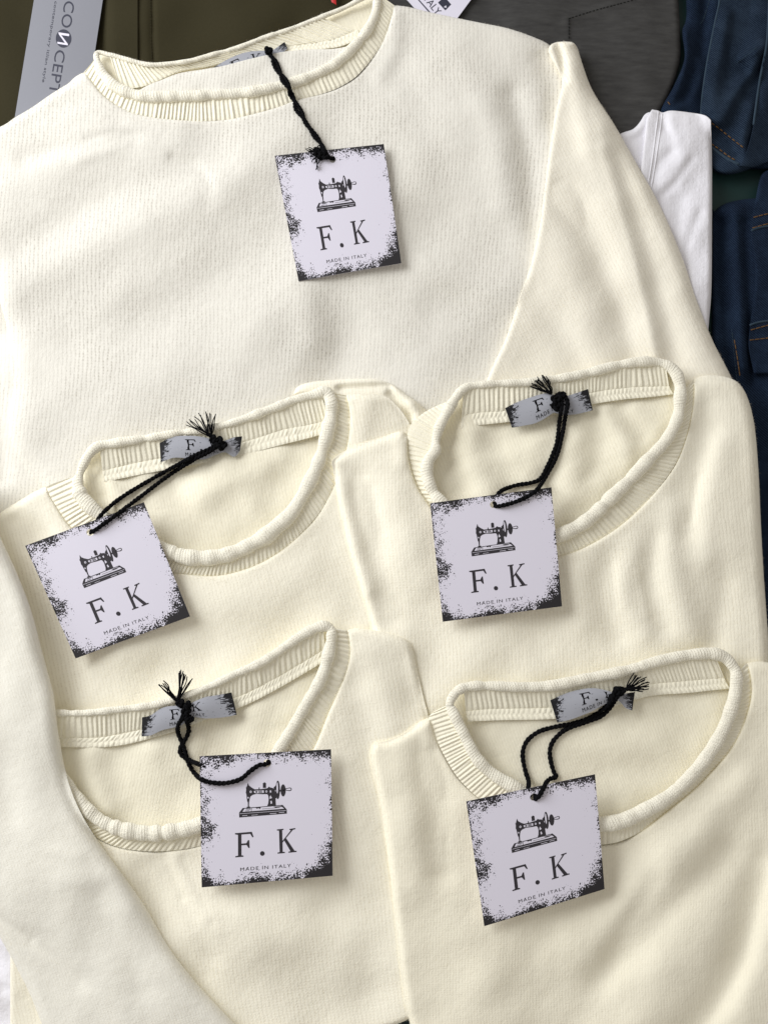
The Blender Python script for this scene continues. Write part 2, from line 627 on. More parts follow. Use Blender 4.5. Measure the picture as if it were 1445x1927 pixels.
def knit(name, yarn, gap, gap_shade=0.5, bump=0.5, stitch=1.0, purl=False, sheen=0.25, drift=0.8, fuzz=0.35, wale=0.4, crease=0.5):
    """Plain knitting: columns of little v-stitches with the shade of the openings between them painted in."""
    m, nt, bsdf = new_mat(name)
    uvn = node(nt, 'ShaderNodeUVMap', uv_map='UVMap')
    sep = node(nt, 'ShaderNodeSeparateXYZ')
    nt.links.new(uvn.outputs[0], sep.inputs[0])
    geo = node(nt, 'ShaderNodeTexCoord')
    big = noise_node(nt, geo.outputs['Object'], 22, 3)
    fine = noise_node(nt, geo.outputs['Object'], 900, 3, 0.7)
    wob = noise_node(nt, uvn.outputs[0], 0.35, 2)
    u = math_node(nt, 'ADD', sep.outputs[0], math_node(nt, 'MULTIPLY', wob, drift))
    v = sep.outputs[1]
    if purl:
        u, v = math_node(nt, 'MULTIPLY', u, 0.9), math_node(nt, 'MULTIPLY', v, 1.5)
    fr = math_node(nt, 'FRACT', u)
    tri = math_node(nt, 'ABSOLUTE', math_node(nt, 'SUBTRACT', fr, 0.5))          # 0 middle of column .5 gap
    col_h = math_node(nt, 'SUBTRACT', 1.0, math_node(nt, 'POWER', math_node(nt, 'MULTIPLY', tri, 2.0), 2.5))
    vs = math_node(nt, 'SINE', math_node(nt, 'MULTIPLY', math_node(nt, 'ADD', math_node(nt, 'MULTIPLY', v, 1.35 * stitch),
                                                                 math_node(nt, 'MULTIPLY', tri, 1.5)), 2 * math.pi))
    st = math_node(nt, 'MULTIPLY_ADD', vs, 0.22, 0.78)
    hgt = math_node(nt, 'ADD', math_node(nt, 'MULTIPLY', math_node(nt, 'MULTIPLY', col_h, st), wale), math_node(nt, 'MULTIPLY', fine, fuzz))
    shade_dots = math_node(nt, 'MULTIPLY', math_node(nt, 'SUBTRACT', 1.0, col_h),
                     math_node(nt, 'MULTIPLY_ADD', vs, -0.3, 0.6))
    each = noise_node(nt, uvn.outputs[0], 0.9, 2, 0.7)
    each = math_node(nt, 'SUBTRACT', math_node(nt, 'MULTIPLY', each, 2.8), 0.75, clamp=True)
    amt = math_node(nt, 'MULTIPLY', math_node(nt, 'SUBTRACT', math_node(nt, 'MULTIPLY', big, 2.6), 0.7, clamp=True), math_node(nt, 'MULTIPLY', each, gap_shade))
    fac = math_node(nt, 'MULTIPLY', shade_dots, amt, clamp=True)
    c = mix_col(nt, fac, yarn, gap)  # gap colour paints in the shade seen inside the stitch openings
    lint = noise_node(nt, geo.outputs['Object'], 60, 4, 0.6)
    c2 = mix_col(nt, math_node(nt, 'MULTIPLY', lint, 0.10), c, tuple(0.9 * q for q in gap))
    nt.links.new(c2, bsdf.inputs['Base Color'])
    b = node(nt, 'ShaderNodeBump')
    b.inputs['Strength'].default_value = bump
    b.inputs['Distance'].default_value = 0.0006
    nt.links.new(hgt, b.inputs['Height'])
    b0 = node(nt, 'ShaderNodeBump')
    b0.inputs['Strength'].default_value = crease
    b0.inputs['Distance'].default_value = 0.0016
    cr = noise_node(nt, geo.outputs['Object'], 75, 5, 0.58)
    rg = node(nt, 'ShaderNodeTexNoise', noise_type='RIDGED_MULTIFRACTAL')
    rg.inputs['Scale'].default_value = 17
    rg.inputs['Detail'].default_value = 2
    rg.inputs['Distortion'].default_value = 0.6
    nt.links.new(geo.outputs['Object'], rg.inputs['Vector'])
    cr = math_node(nt, 'ADD', cr, math_node(nt, 'MULTIPLY', rg.outputs['Fac'], 0.22))
    nt.links.new(cr, b0.inputs['Height'])
    nt.links.new(b0.outputs[0], b.inputs['Normal'])
    nt.links.new(b.outputs[0], bsdf.inputs['Normal'])
    bsdf.inputs['Roughness'].default_value = 0.95
    bsdf.inputs['Specular IOR Level'].default_value = 0.15
    bsdf.inputs['Sheen Weight'].default_value = sheen
    bsdf.inputs['Sheen Roughness'].default_value = 0.6
    return m


def cloth(name, colour, colour2, scale=500, mix=0.5, bump=0.3, twill=None, sheen=0.1, stretch=(1, 1, 1)):
    m, nt, bsdf = new_mat(name)
    geo = node(nt, 'ShaderNodeTexCoord')
    mp = node(nt, 'ShaderNodeMapping')
    mp.inputs['Scale'].default_value = stretch
    nt.links.new(geo.outputs['Object'], mp.inputs['Vector'])
    n1 = noise_node(nt, mp.outputs[0], scale, 4, 0.65)
    n2 = noise_node(nt, geo.outputs['Object'], 18, 3)
    f = math_node(nt, 'MULTIPLY', math_node(nt, 'SUBTRACT', math_node(nt, 'MULTIPLY', n1, 2.2), 0.6, clamp=True), mix)
    hgt = n1
    if twill:
        w = node(nt, 'ShaderNodeTexWave', wave_type='BANDS', bands_direction='DIAGONAL')
        w.inputs['Scale'].default_value = twill
        w.inputs['Distortion'].default_value = 1.5
        w.inputs['Detail'].default_value = 2
        w.inputs['Detail Scale'].default_value = 3
        nt.links.new(geo.outputs['Object'], w.inputs['Vector'])
        f = math_node(nt, 'MULTIPLY', math_node(nt, 'MULTIPLY', w.outputs['Fac'], n1), mix * 1.6, clamp=True)
        hgt = math_node(nt, 'ADD', w.outputs['Fac'], n1)
        n3 = noise_node(nt, geo.outputs['Object'], 45, 4, 0.6)
        f = math_node(nt, 'ADD', f, math_node(nt, 'MULTIPLY', math_node(nt, 'SUBTRACT', n3, 0.48, clamp=True), 1.6), clamp=True)
    c = mix_col(nt, f, colour, colour2)
    c = mix_col(nt, math_node(nt, 'MULTIPLY', n2, 0.35), c, tuple(0.55 * q for q in colour))
    nt.links.new(c, bsdf.inputs['Base Color'])
    b = node(nt, 'ShaderNodeBump')
    b.inputs['Strength'].default_value = bump
    b.inputs['Distance'].default_value = 0.0004
    nt.links.new(hgt, b.inputs['Height'])
    nt.links.new(b.outputs[0], bsdf.inputs['Normal'])
    bsdf.inputs['Roughness'].default_value = 0.92
    bsdf.inputs['Specular IOR Level'].default_value = 0.08
    bsdf.inputs['Sheen Weight'].default_value = sheen * (max(colour) > 0.3)
    return m


def plain(name, colour, rough=0.6, spec=0.3, vary=0.06, scale=120):
    m, nt, bsdf = new_mat(name)
    geo = node(nt, 'ShaderNodeTexCoord')
    n = noise_node(nt, geo.outputs['Object'], scale, 4, 0.6)
    c = mix_col(nt, math_node(nt, 'MULTIPLY', n, vary * 2), colour, tuple(0.6 * q for q in colour))
    nt.links.new(c, bsdf.inputs['Base Color'])
    bsdf.inputs['Roughness'].default_value = rough
    bsdf.inputs['Specular IOR Level'].default_value = spec
    return m


def printed(name, paper, ink, scale, rough=0.45):
    """Card or satin ribbon with a speckled, worn-looking printed border (print density = attribute wear)."""
    m, nt, bsdf = new_mat(name)
    uvn = node(nt, 'ShaderNodeUVMap', uv_map='UVMap')
    at = node(nt, 'ShaderNodeAttribute', attribute_name='wear')
    n1 = noise_node(nt, uvn.outputs[0], scale, 2, 0.6)
    n2 = noise_node(nt, uvn.outputs[0], scale * 0.2, 2, 0.5)
    nn = math_node(nt, 'ADD', math_node(nt, 'MULTIPLY', math_node(nt, 'SUBTRACT', n1, 0.5), 4.6),
                   math_node(nt, 'MULTIPLY', math_node(nt, 'SUBTRACT', n2, 0.5), 2.6))
    d = math_node(nt, 'SUBTRACT', math_node(nt, 'MULTIPLY_ADD', at.outputs['Fac'], 1.0, nn), 1.05)
    f = math_node(nt, 'MULTIPLY', d, 6.0, clamp=True)
    c = mix_col(nt, f, paper, ink)
    nt.links.new(c, bsdf.inputs['Base Color'])
    bsdf.inputs['Roughness'].default_value = rough
    bsdf.inputs['Specular IOR Level'].default_value = 0.3
    return m


YARN, GAP_SHADE = (0.935, 0.895, 0.75), (0.60, 0.52, 0.35)  # second tone: shade of the stitch openings, put into the colour
M_KNIT = knit('cream_knit', YARN, GAP_SHADE, 0.7, 0.28, fuzz=1.0, wale=0.45)
M_KNIT1 = knit('cool_cream_knit', (0.82, 0.795, 0.715), (0.35, 0.32, 0.26), 1.1, 0.28, fuzz=0.9, wale=0.45)
M_SLEEVE1 = knit('soft_cream_knit', (0.90, 0.86, 0.74), GAP_SHADE, 0.7, 0.28, fuzz=1.0, wale=0.45)
M_ROLL = knit('cream_roll_knit', (0.935, 0.90, 0.765), GAP_SHADE, 0.5, 0.60, fuzz=1.5, wale=0.8, crease=1.0)
M_RIB = knit('cream_rib_yarn', (0.925, 0.885, 0.725), GAP_SHADE, 0.22, 0.25, drift=0.0, fuzz=1.4)  # rib recesses darkened a little in colour, as painted shade
M_INSIDE = knit('cream_purl', (0.925, 0.88, 0.71), GAP_SHADE, 0.7, 0.28, purl=True, fuzz=1.0, wale=0.45)
M_SMOOTH = knit('cream_fine_knit', (0.925, 0.88, 0.72), GAP_SHADE, 0.5, 0.28, fuzz=1.1, wale=0.4)
M_SLEEVE = knit('pale_cream_fine_knit', (0.85, 0.83, 0.74), GAP_SHADE, 0.45, 0.28, fuzz=1.1, wale=0.4)
M_FUZZ = plain('wool_fibre', (0.88, 0.83, 0.70), 0.9, 0.1, 0.02)
M_CARD = printed('tag_card', (0.71, 0.685, 0.775), (0.020, 0.018, 0.020), 80.0, 0.6)
M_PAPER = plain('tag_paper', (0.71, 0.685, 0.775), 0.45, 0.3, 0.02)
M_INK = plain('tag_ink', (0.032, 0.028, 0.034), 0.5, 0.3, 0.1)
M_SATIN = printed('label_satin', (0.37, 0.38, 0.42), (0.010, 0.010, 0.012), 24.0, 0.75)
M_THREAD = plain('black_cord', (0.007, 0.007, 0.008), 0.95, 0.04, 0.3, 900)
M_WHITE = knit('white_jersey', (0.81, 0.80, 0.84), (0.55, 0.54, 0.60), 0.25, 0.30, fuzz=1.3, wale=0.3, crease=0.9)
M_GREY = cloth('charcoal_jersey', (0.046, 0.045, 0.044), (0.085, 0.084, 0.081), 260, 0.8, 0.25, stretch=(0.25, 1, 1))
M_GREYSEAM = plain('charcoal_seam', (0.022, 0.022, 0.022), 0.95, 0.1)
M_OLIVE = cloth('olive_cotton', (0.036, 0.031, 0.015), (0.050, 0.044, 0.024), 900, 0.5, 0.2)
M_DENIM = cloth('dark_denim', (0.004, 0.009, 0.021), (0.036, 0.058, 0.092), 620, 1.0, 0.6, twill=330)
M_DENIM2 = cloth('darker_denim', (0.0022, 0.005, 0.014), (0.022, 0.040, 0.075), 620, 1.0, 0.6, twill=330)
M_DENIM_EDGE = cloth('worn_denim_edge', (0.018, 0.034, 0.055), (0.075, 0.11, 0.14), 1800, 0.7, 0.6)
M_ORANGE = plain('orange_thread', (0.16, 0.085, 0.03), 0.8, 0.2, 0.2)
M_TABLE = plain('teal_table', (0.010, 0.034, 0.032), 0.55, 0.3, 0.1, 30)
M_GCARD = plain('grey_card', (0.225, 0.23, 0.26), 0.5, 0.35, 0.03)
M_GINK = plain('grey_card_ink', (0.035, 0.037, 0.06), 0.5, 0.3, 0.05)
M_WCARD = plain('white_card', (0.74, 0.72, 0.82), 0.45, 0.3, 0.02)
M_RED = plain('red_ribbon', (0.45, 0.02, 0.02), 0.5, 0.3, 0.1)

# ------------------------------------------------------------------ the table and the other clothes
tv = P(np.array([-700, 2150, 2150, -700.0]), np.array([-700, -700, 2500, 2500.0]), 0.0)
tb = tv.copy()
tb[:, 2] -= 0.02
t_o = mesh_object('table', np.vstack([tv, tb]), [[3, 2, 1, 0], [4, 5, 6, 7], [0, 1, 5, 4], [1, 2, 6, 5], [2, 3, 7, 6], [3, 0, 4, 7]],
                  M_TABLE, smooth=False)
tag_props(t_o, 'dark teal table top under the clothes', 'table', kind='structure')


def cord(bag, pts, r_px, zoff=0.0, step=4.0, sides=7, z=None):
    c = spline(pts, step)
    zz = zat(c[:, 0], c[:, 1]) if z is None else np.full(len(c), z)
    k = min(5, len(c))
    zz = np.convolve(np.pad(zz, k // 2, mode='edge'), np.ones(k) / k, mode='valid')[:len(c)]
    V, F = sweep(P(c[:, 0], c[:, 1], zz + zoff), r_px * PXM, sides)
    bag.add(V, F)


def stitches(bag, pts, length=6.5, gap=3.0, r_px=1.3, zoff=0.25):
    c = spline(pts, 1.0)
    i = 0
    while i + int(length) < len(c):
        s = c[i:i + int(length) + 1:2]
        zz = zat(s[:, 0], s[:, 1]) + zoff + 0.25 * np.sin(np.linspace(0, math.pi, len(s)))
        V, F = sweep(P(s[:, 0], s[:, 1], zz), r_px * PXM, 6)
        bag.add(V, F)
        i += int(length + gap + random.uniform(-0.6, 0.6))


# olive garment, top left
ol = thing('olive_garment', 'dark olive cotton garment with a stitched seam behind the top sweater neckline', 'garment')
panel('body', ol, M_OLIVE, [([(199, -280), (203, -100), (200, 20), (203, 110), (230, 330), (735, 330), (720, 100), (700, -280), (199, -280)], 12, 3, False)],
      5.5, [([(287, -200), (288, 30), (291, 130)], (3, 5), -0.9), ([(400, -60), (470, 60)], 40, 1.5), ([(560, -80), (620, 60)], 30, 1.2)],
      (0.7, 130, 4), skirt=6)
panel('under_layer', ol, M_OLIVE, [([(-300, -300), (260, -300), (260, 420), (-300, 420), (-300, -300)], 10, 2, False)],
      3.0, [([(20, -60), (10, 180)], 30, 0.8)], (0.6, 150, 6), skirt=3)
b = Bag()
stitches(b, [(283, -180), (284, 30), (287, 125)], 4, 2, 0.8, 0.1)
tag_props(b.build('seam_stitching', M_OLIVE, ol), kind='stuff')

# charcoal tee, top middle
gt = thing('charcoal_tee', 'charcoal grey slub jersey t-shirt with a chest pocket behind the top sweater', 't-shirt')
panel('body', gt, M_GREY, [([(712, -280), (1272, -280), (1276, 0)], 8, 3, False),
                           ([(1276, 0), (1279, 60), (1280, 108), (1268, 155), (1244, 205), (1215, 250), (1190, 330)], 10, 3.5, True),
                           ([(1190, 330), (1150, 420), (712, 420), (712, -280)], 8, 3, False)],
      6.5, [([(1120, 120), (1260, 90)], 30, 0.6), ([(1110, 190), (1230, 160)], 26, -0.5), ([(900, -20), (1010, 40)], 30, 0.6), ([(1067, 34), (1120, 16), (1205, -6)], (3, 9), 0.5), ([(1067, 34), (1068, 80)], (3, 8), 0.35), ([(1068, 82), (1160, 66), (1262, 50)], 5, -0.25)],
      (0.5, 120, 9), skirt=6.5)
b = Bag()
stitches(b, [(1069, 35), (1120, 19), (1205, -4), (1258, -20)], 5, 2, 0.9, 0.05)
stitches(b, [(1070, 36), (1070, 78)], 5, 2, 0.9, 0.05)
tag_props(b.build('pocket_stitching', M_GREYSEAM, gt), kind='stuff')

# upper pair of jeans, top right
jn = thing('folded_jeans', 'dark blue jeans with pale corded seams lying folded in the top right corner', 'jeans')
panel('back_leg', jn, M_DENIM2, [([(1262, -280), (1300, -280), (1500, -280), (1700, -280), (1700, 330), (1420, 318), (1345, 312), (1300, 300), (1225, 255)], 12, 4, False),
                                 ([(1225, 255), (1246, 200), (1268, 160), (1287, 110), (1283, 60), (1290, 0), (1262, -280)], 9, 3.5, True)],
      7.0, [([(1330, -60), (1318, 100), (1290, 190)], 8, -1.6), ([(1290, 60), (1284, 140), (1258, 200)], 8, 1.4),
            ([(1316, 120), (1300, 180), (1270, 210)], 7, 1.3)], (0.5, 90, 3), skirt=7, gain=1.7)
panel('front_leg', jn, M_DENIM, [([(1352, -280), (1353, -60), (1352, 0), (1344, 40), (1335, 85), (1326, 135), (1319, 190), (1317, 240), (1318, 300)], 7, 2.2, True),
                                 ([(1318, 300), (1345, 322), (1372, 328), (1402, 321), (1445, 304), (1520, 280), (1700, 250)], 12, 5, True),
                                 ([(1700, 250), (1700, -280), (1352, -280)], 5, 2, False)],
      10.0, [([(1432, 90), (1412, 130), (1382, 175), (1358, 225)], (9, 14), 2.4), ([(1378, 100), (1384, 120), (1400, 132)], 6, -1.8),
             ([(1384, 116), (1420, 96)], 6, 1.4), ([(1370, 30), (1350, 130), (1340, 220)], 11, 1.2),
             ([(1396, 10), (1378, 90)], 12, -1.2), ([(1345, 255), (1395, 292)], 9, -0.8), ([(1412, 200), (1398, 260), (1400, 300)], 9, 1.6)],
      (0.5, 80, 8), skirt=9, grid=4, gain=1.9)
panel('side_leg', jn, M_DENIM, [([(1448, -280), (1447, -40), (1445, 0), (1441, 80), (1428, 150), (1420, 205), (1416, 240), (1404, 285), (1390, 312)], 7, 2.4, True),
                                ([(1390, 312), (1420, 314), (1445, 304), (1520, 280), (1700, 250)], 9, 4, True),
                                ([(1700, 250), (1700, -280), (1448, -280)], 5, 2, False)],
      12.0, [([(1446, 120), (1432, 230)], 10, 1.0)], (0.4, 80, 2), skirt=4, grid=4, gain=1.6)
b = Bag()
cord(b, [(1354, -200), (1353, -60), (1353, 0), (1345, 40), (1336, 85), (1327, 135), (1320, 190), (1318, 230)], 2.3, 0.3)
b.build('seam', M_DENIM_EDGE, jn)
b = Bag()
cord(b, [(1449, -200), (1448, -40), (1446, 0), (1442, 80), (1429, 150), (1421, 205), (1417, 235)], 2.6, 0.4)
b.build('seam', M_DENIM_EDGE, jn)
b = Bag()
cord(b, [(1330, 270), (1345, 283), (1368, 299), (1390, 310)], 3.0, -0.2)
b.build('hem_edge', M_DENIM_EDGE, jn)
b = Bag()
stitches(b, [(1330, 226), (1350, 240), (1375, 260), (1402, 281)], 7, 3.2, 1.25, 0.15)
stitches(b, [(1330, 266), (1350, 279), (1370, 294), (1388, 304)], 7, 3.2, 1.25, 0.15)
stitches(b, [(1256, 192), (1266, 204)], 7, 3, 1.1, 0.15)
tag_props(b.build('hem_stitching', M_ORANGE, jn), kind='stuff')
b = Bag()
stitches(b, [(1386, 118), (1400, 108), (1422, 90)], 4, 2, 0.9, 0.1)
stitches(b, [(1334, 0), (1322, 38), (1314, 46)], 4, 2, 0.9, 0.1)
tag_props(b.build('fold_stitching', M_DENIM_EDGE, jn), kind='stuff')

# lower pair of jeans, right edge
j2 = thing('folded_jeans', 'very dark indigo jeans with orange stitched waistband running down the right edge', 'jeans')
panel('leg', j2, M_DENIM2, [([(1340, 1500), (1338, 700), (1340, 420), (1344, 398), (1362, 384), (1392, 376), (1430, 372)], 14, 5, True),
                            ([(1430, 372), (1700, 340), (1700, 1500), (1340, 1500)], 10, 4, False)],
      7.0, [([(1352, 420), (1362, 560), (1378, 700)], 9, -1.8), ([(1385, 400), (1392, 560), (1398, 690)], 12, 1.2),
            ([(1400, 420), (1410, 600), (1415, 720)], 7, -1.2), ([(1410, 760), (1430, 1000)], 14, 1.0)], (0.5, 90, 13), skirt=7, gain=1.8)
panel('waistband', j2, M_DENIM2, [([(1412, 438), (1413, 418), (1420, 380), (1428, 340), (1440, 322), (1480, 310)], 6, 2.0, True),
                                  ([(1480, 310), (1700, 280), (1700, 700), (1418, 704)], 5, 2, False),
                                  ([(1418, 704), (1409, 660), (1408, 640), (1411, 610), (1420, 540), (1418, 480), (1412, 438)], 6, 2.0, True)],
      9.8, [([(1420, 480), (1470, 470)], 10, 0.8)], (0.3, 80, 14), skirt=4, grid=4)
b = Bag()
cord(b, [(1413, 434), (1430, 428), (1480, 420)], 2.2, 0.1)
b.build('waistband_edge', M_DENIM_EDGE, j2)
b = Bag()
cord(b, [(1410, 612), (1430, 606), (1480, 600)], 2.2, 0.1)
b.build('waistband_edge', M_DENIM_EDGE, j2)
b = Bag()
for q in ([(1417, 409), (1445, 402), (1480, 396)], [(1415, 429), (1445, 421), (1480, 416)],
          [(1412, 621), (1445, 612), (1480, 606)], [(1410, 640), (1445, 636), (1480, 632)], [(1381, 640), (1386, 670), (1392, 712)]):
    stitches(b, q, 8, 2.5, 1.1, 0.15)
tag_props(b.build('waistband_stitching', M_ORANGE, j2), kind='stuff')
b = Bag()
stitches(b, [(1376, 620), (1380, 660), (1386, 720)], 4, 2, 1.0, 0.15)
tag_props(b.build('leg_stitching', M_DENIM_EDGE, j2), kind='stuff')

# white tee between sweater sleeve and jeans
wt = thing('white_tee', 'white jersey t-shirt with twin-stitched neckline sticking out beside the top sweater sleeve', 't-shirt')
panel('back_layer', wt, M_WHITE, [([(1120, 300), (1150, 262), (1170, 250), (1190, 243), (1203, 230), (1214, 214), (1228, 215), (1240, 260)], 5, 2, True),
                                  ([(1240, 260), (1240, 620), (1120, 620), (1120, 300)], 6, 2, False)],
      9.2, [([(1170, 258), (1195, 250), (1212, 232)], 5, 0.8)], (0.2, 60, 21), skirt=6, grid=4)
panel('front', wt, M_WHITE, [([(1226, 206), (1238, 208), (1246, 212), (1262, 208), (1300, 212), (1326, 217), (1337, 226)], 10, 4.5, True),
                             ([(1337, 226), (1339, 300), (1339, 420), (1338, 540), (1333, 610), (1320, 760)], 9, 4.5, True),
                             ([(1320, 760), (1160, 760), (1195, 390)], 5, 1, False),
                             ([(1195, 390), (1203, 330), (1211, 270), (1216, 225), (1226, 206)], 5, 1.6, True)],
      13.0, [([(1245, 214), (1250, 240)], 7, -0.9), ([(1262, 288), (1240, 310), (1228, 340)], 9, -1.0), ([(1280, 380), (1272, 450)], 12, -0.8),
             ([(1290, 270), (1280, 330)], 16, 0.7), ([(1300, 300), (1268, 345), (1240, 372)], 6, -0.5), ([(1316, 400), (1290, 470), (1284, 540)], 7, -0.6), ([(1262, 230), (1275, 262)], 7, 0.4)], (0.35, 80, 23), skirt=9, grid=4, gain=1.5)
b = Bag()
cord(b, [(1238, 210), (1233, 250), (1228, 290), (1219, 345), (1212, 380)], 1.5, -0.1)
cord(b, [(1245, 214), (1240, 255), (1234, 295), (1225, 350), (1218, 385)], 1.5, -0.1)
b.build('neck_stitching', M_WHITE, wt)

# white garment, bottom left
wg = thing('white_garment', 'pale white cloth showing at the bottom left corner under the draped sleeve', 'garment')
panel('body', wg, M_WHITE, [([(-310, 1500), (60, 1640), (320, 2060), (300, 2240), (-310, 2240), (-310, 1500)], 12, 3, False)],
      6.0, [([(-10, 1800), (5, 1860)], 10, -1.5), ([(40, 1880), (60, 1960)], 14, 1.0)], (0.8, 100, 31), skirt=6)

# ------------------------------------------------------------------ lettering and print
def text_polys(body, spacing=1.0):
    c = bpy.data.curves.new('lettering_source', 'FONT')
    c.body = body
    c.space_character = spacing
    c.resolution_u = 4
    o = bpy.data.objects.new('lettering_source', c)
    col.objects.link(o)
    bpy.context.view_layer.update()
    dg = bpy.context.evaluated_depsgraph_get()
    me = bpy.data.meshes.new_from_object(o.evaluated_get(dg))
    v = np.array([tuple(q.co)[:2] for q in me.vertices])
    f = [list(p.vertices) for p in me.polygons]
    bpy.data.objects.remove(o)
    bpy.data.curves.remove(c)
    bpy.data.meshes.remove(me)
    mn, mx = v.min(0), v.max(0)
    return (v - mn) / (mx - mn), f, (mx - mn)


def poly_fill(pts):
    """Triangulate one plain polygon."""
    p = [Vector(q) for q in pts]
    r = delaunay_2d_cdt(p, [(i, (i + 1) % len(p)) for i in range(len(p))], [], 1, 1e-7)
    return np.array([(q.x, q.y) for q in r[0]]), [list(f) for f in r[2]]


def ellipse(cx, cy, rx, ry, n=20):
    return [(cx + rx * math.cos(a), cy + ry * math.sin(a)) for a in np.linspace(0, 2 * math.pi, n, endpoint=False)]


def homography(src, dst):
    A, bb = [], []
    for (x, y), (u, v) in zip(src, dst):
        A += [[x, y, 1, 0, 0, 0, -u * x, -u * y], [0, 0, 0, x, y, 1, -v * x, -v * y]]
        bb += [u, v]
    h = np.linalg.solve(np.array(A, float), np.array(bb, float))
    return lambda p: np.stack([(h[0] * p[:, 0] + h[1] * p[:, 1] + h[2]) / (h[6] * p[:, 0] + h[7] * p[:, 1] + 1),
                               (h[3] * p[:, 0] + h[4] * p[:, 1] + h[5]) / (h[6] * p[:, 0] + h[7] * p[:, 1] + 1)], 1)


ART = homography([(125, 160), (1315, 97), (1325, 1250), (143, 1352)], [(0, 0), (1, 0), (1, 1), (0, 1)])

MACHINE_DARK = [
    [(490, 683), (523, 640), (885, 611), (922, 654), (922, 691), (492, 726)],                       # base slab
    [(553, 442), (558, 452), (566, 430), (573, 406), (581, 432), (606, 452), (634, 468), (690, 466), (748, 458), (752, 512), (700, 513),
     (648, 510), (612, 520), (594, 534), (587, 556), (583, 582), (565, 582), (561, 548), (557, 512), (552, 500), (556, 470)],   # arm and head
    [(742, 462), (756, 450), (764, 442), (770, 450), (798, 456), (818, 478), (822, 560), (826, 634), (840, 646), (722, 652), (742, 632),
     (756, 596), (760, 552), (756, 526), (746, 512)],                                               # pillar
    [(570, 580), (582, 580), (580, 640), (571, 640)],                                               # needle bar
    [(560, 628), (592, 626), (592, 634), (560, 636)],                                               # presser foot
    [(707, 412), (715, 408), (722, 402), (729, 408), (736, 410), (736, 454), (708, 456)],           # spool
    [(669, 452), (678, 450), (678, 466), (670, 467)],                                               # thread guide
    ellipse(842, 473, 19, 86), ellipse(890, 478, 23, 56),
    [(806, 500), (828, 486), (830, 552), (812, 546)], [(804, 452), (826, 430), (828, 470), (808, 478)],
    [(860, 474), (912, 468), (912, 484), (860, 490)],
    [(905, 462), (948, 452), (962, 455), (967, 467), (962, 480), (946, 485), (905, 477)],
]
MACHINE_LIGHT = [
    [(540, 646), (868, 619), (898, 646), (522, 674)],                                               # bed plate
    ellipse(838, 455, 7, 52), ellipse(597, 491, 10, 11, 12), ellipse(574, 545, 6, 8, 10), ellipse(740, 488, 9, 10, 12),
    [(626, 484), (652, 480), (690, 478), (716, 478), (716, 500), (690, 502), (652, 504), (630, 500)],
    [(770, 540), (776, 522), (790, 548), (770, 556)], [(776, 576), (786, 572), (792, 596), (778, 602)], [(770, 480), (782, 478), (784, 496), (772, 498)],
    [(916, 466), (948, 459), (957, 462), (960, 468), (956, 474), (944, 477), (916, 473)],
    [(520, 708), (566, 704), (566, 708), (520, 712)], [(604, 704), (660, 699), (660, 702), (604, 707)], [(770, 690), (830, 685), (830, 689), (770, 694)],
    [(852, 680), (900, 676), (900, 680), (852, 684)],
    [(497, 690), (915, 661), (915, 664), (497, 693)],
]
MACHINE_DARK2 = [
    [(640, 486), (660, 484), (656, 500), (642, 498)], [(668, 482), (700, 480), (700, 486), (668, 488)], [(668, 492), (704, 490), (702, 497), (668, 499)],
    ellipse(597, 491, 4, 5, 8), ellipse(740, 488, 4, 4, 8),
    [(605, 640), (608, 640), (604, 668), (600, 668)], [(548, 652), (560, 646), (600, 644), (596, 652)], [(545, 664), (585, 660), (585, 664), (545, 668)],
    [(640, 636), (690, 632), (680, 650), (672, 640), (650, 646)], [(800, 628), (880, 622), (884, 628), (820, 636)], [(700, 646), (860, 634), (860, 637), (700, 649)],
    [(905, 652), (874, 622), (884, 618), (916, 652)],
]
LETTER_F = [
    [(452, 868), (606, 855), (622, 902), (611, 905), (592, 874), (511, 880), (511, 962), (556, 958), (572, 930), (582, 930), (586, 1000), (576, 1001),
     (558, 974), (511, 977), (511, 1066), (529, 1069), (529, 1079), (454, 1085), (454, 1076), (480, 1069), (480, 884), (452, 878)],
]
LETTER_K = [
    [(833, 834), (892, 828), (892, 838), (880, 841), (882, 938), (958, 842), (945, 838), (945, 830), (998, 822), (998, 832), (976, 838), (914, 912),
     (990, 1026), (1008, 1027), (1008, 1037), (936, 1044), (936, 1034), (954, 1030), (898, 934), (883, 952), (884, 1035), (904, 1037), (904, 1046), (838, 1052),
     (838, 1042), (857, 1038), (852, 845), (833, 844)],
]
LETTER_DOT = [ellipse(701, 1050, 21, 21)]
T_MADE = text_polys('MADE IN ITALY', 1.22)


def add_print(bag, polys, to_uv, fmap, h):
    for p in polys:
        v, f = poly_fill(p)
        uv = to_uv(v)
        bag.add(fmap(uv[:, 0], uv[:, 1], h), f)


def add_text(bag, T, box, fmap, h):
    """box: uv of lower-left, lower-right and upper-left corners (v runs down)."""
    v, f, _ = T
    o, r, u = (np.array(q, float) for q in box)
    uv = o + (r - o) * v[:, :1] + (u - o) * v[:, 1:2]
    bag.add(fmap(uv[:, 0], uv[:, 1], h), f)


def fix_up(V, F):
    V = np.asarray(V)
    out = []
    for f in F:
        n = np.cross(V[f[1]] - V[f[0]], V[f[2]] - V[f[0]])
        out.append(f if n[2] >= 0 else f[::-1])
    return out


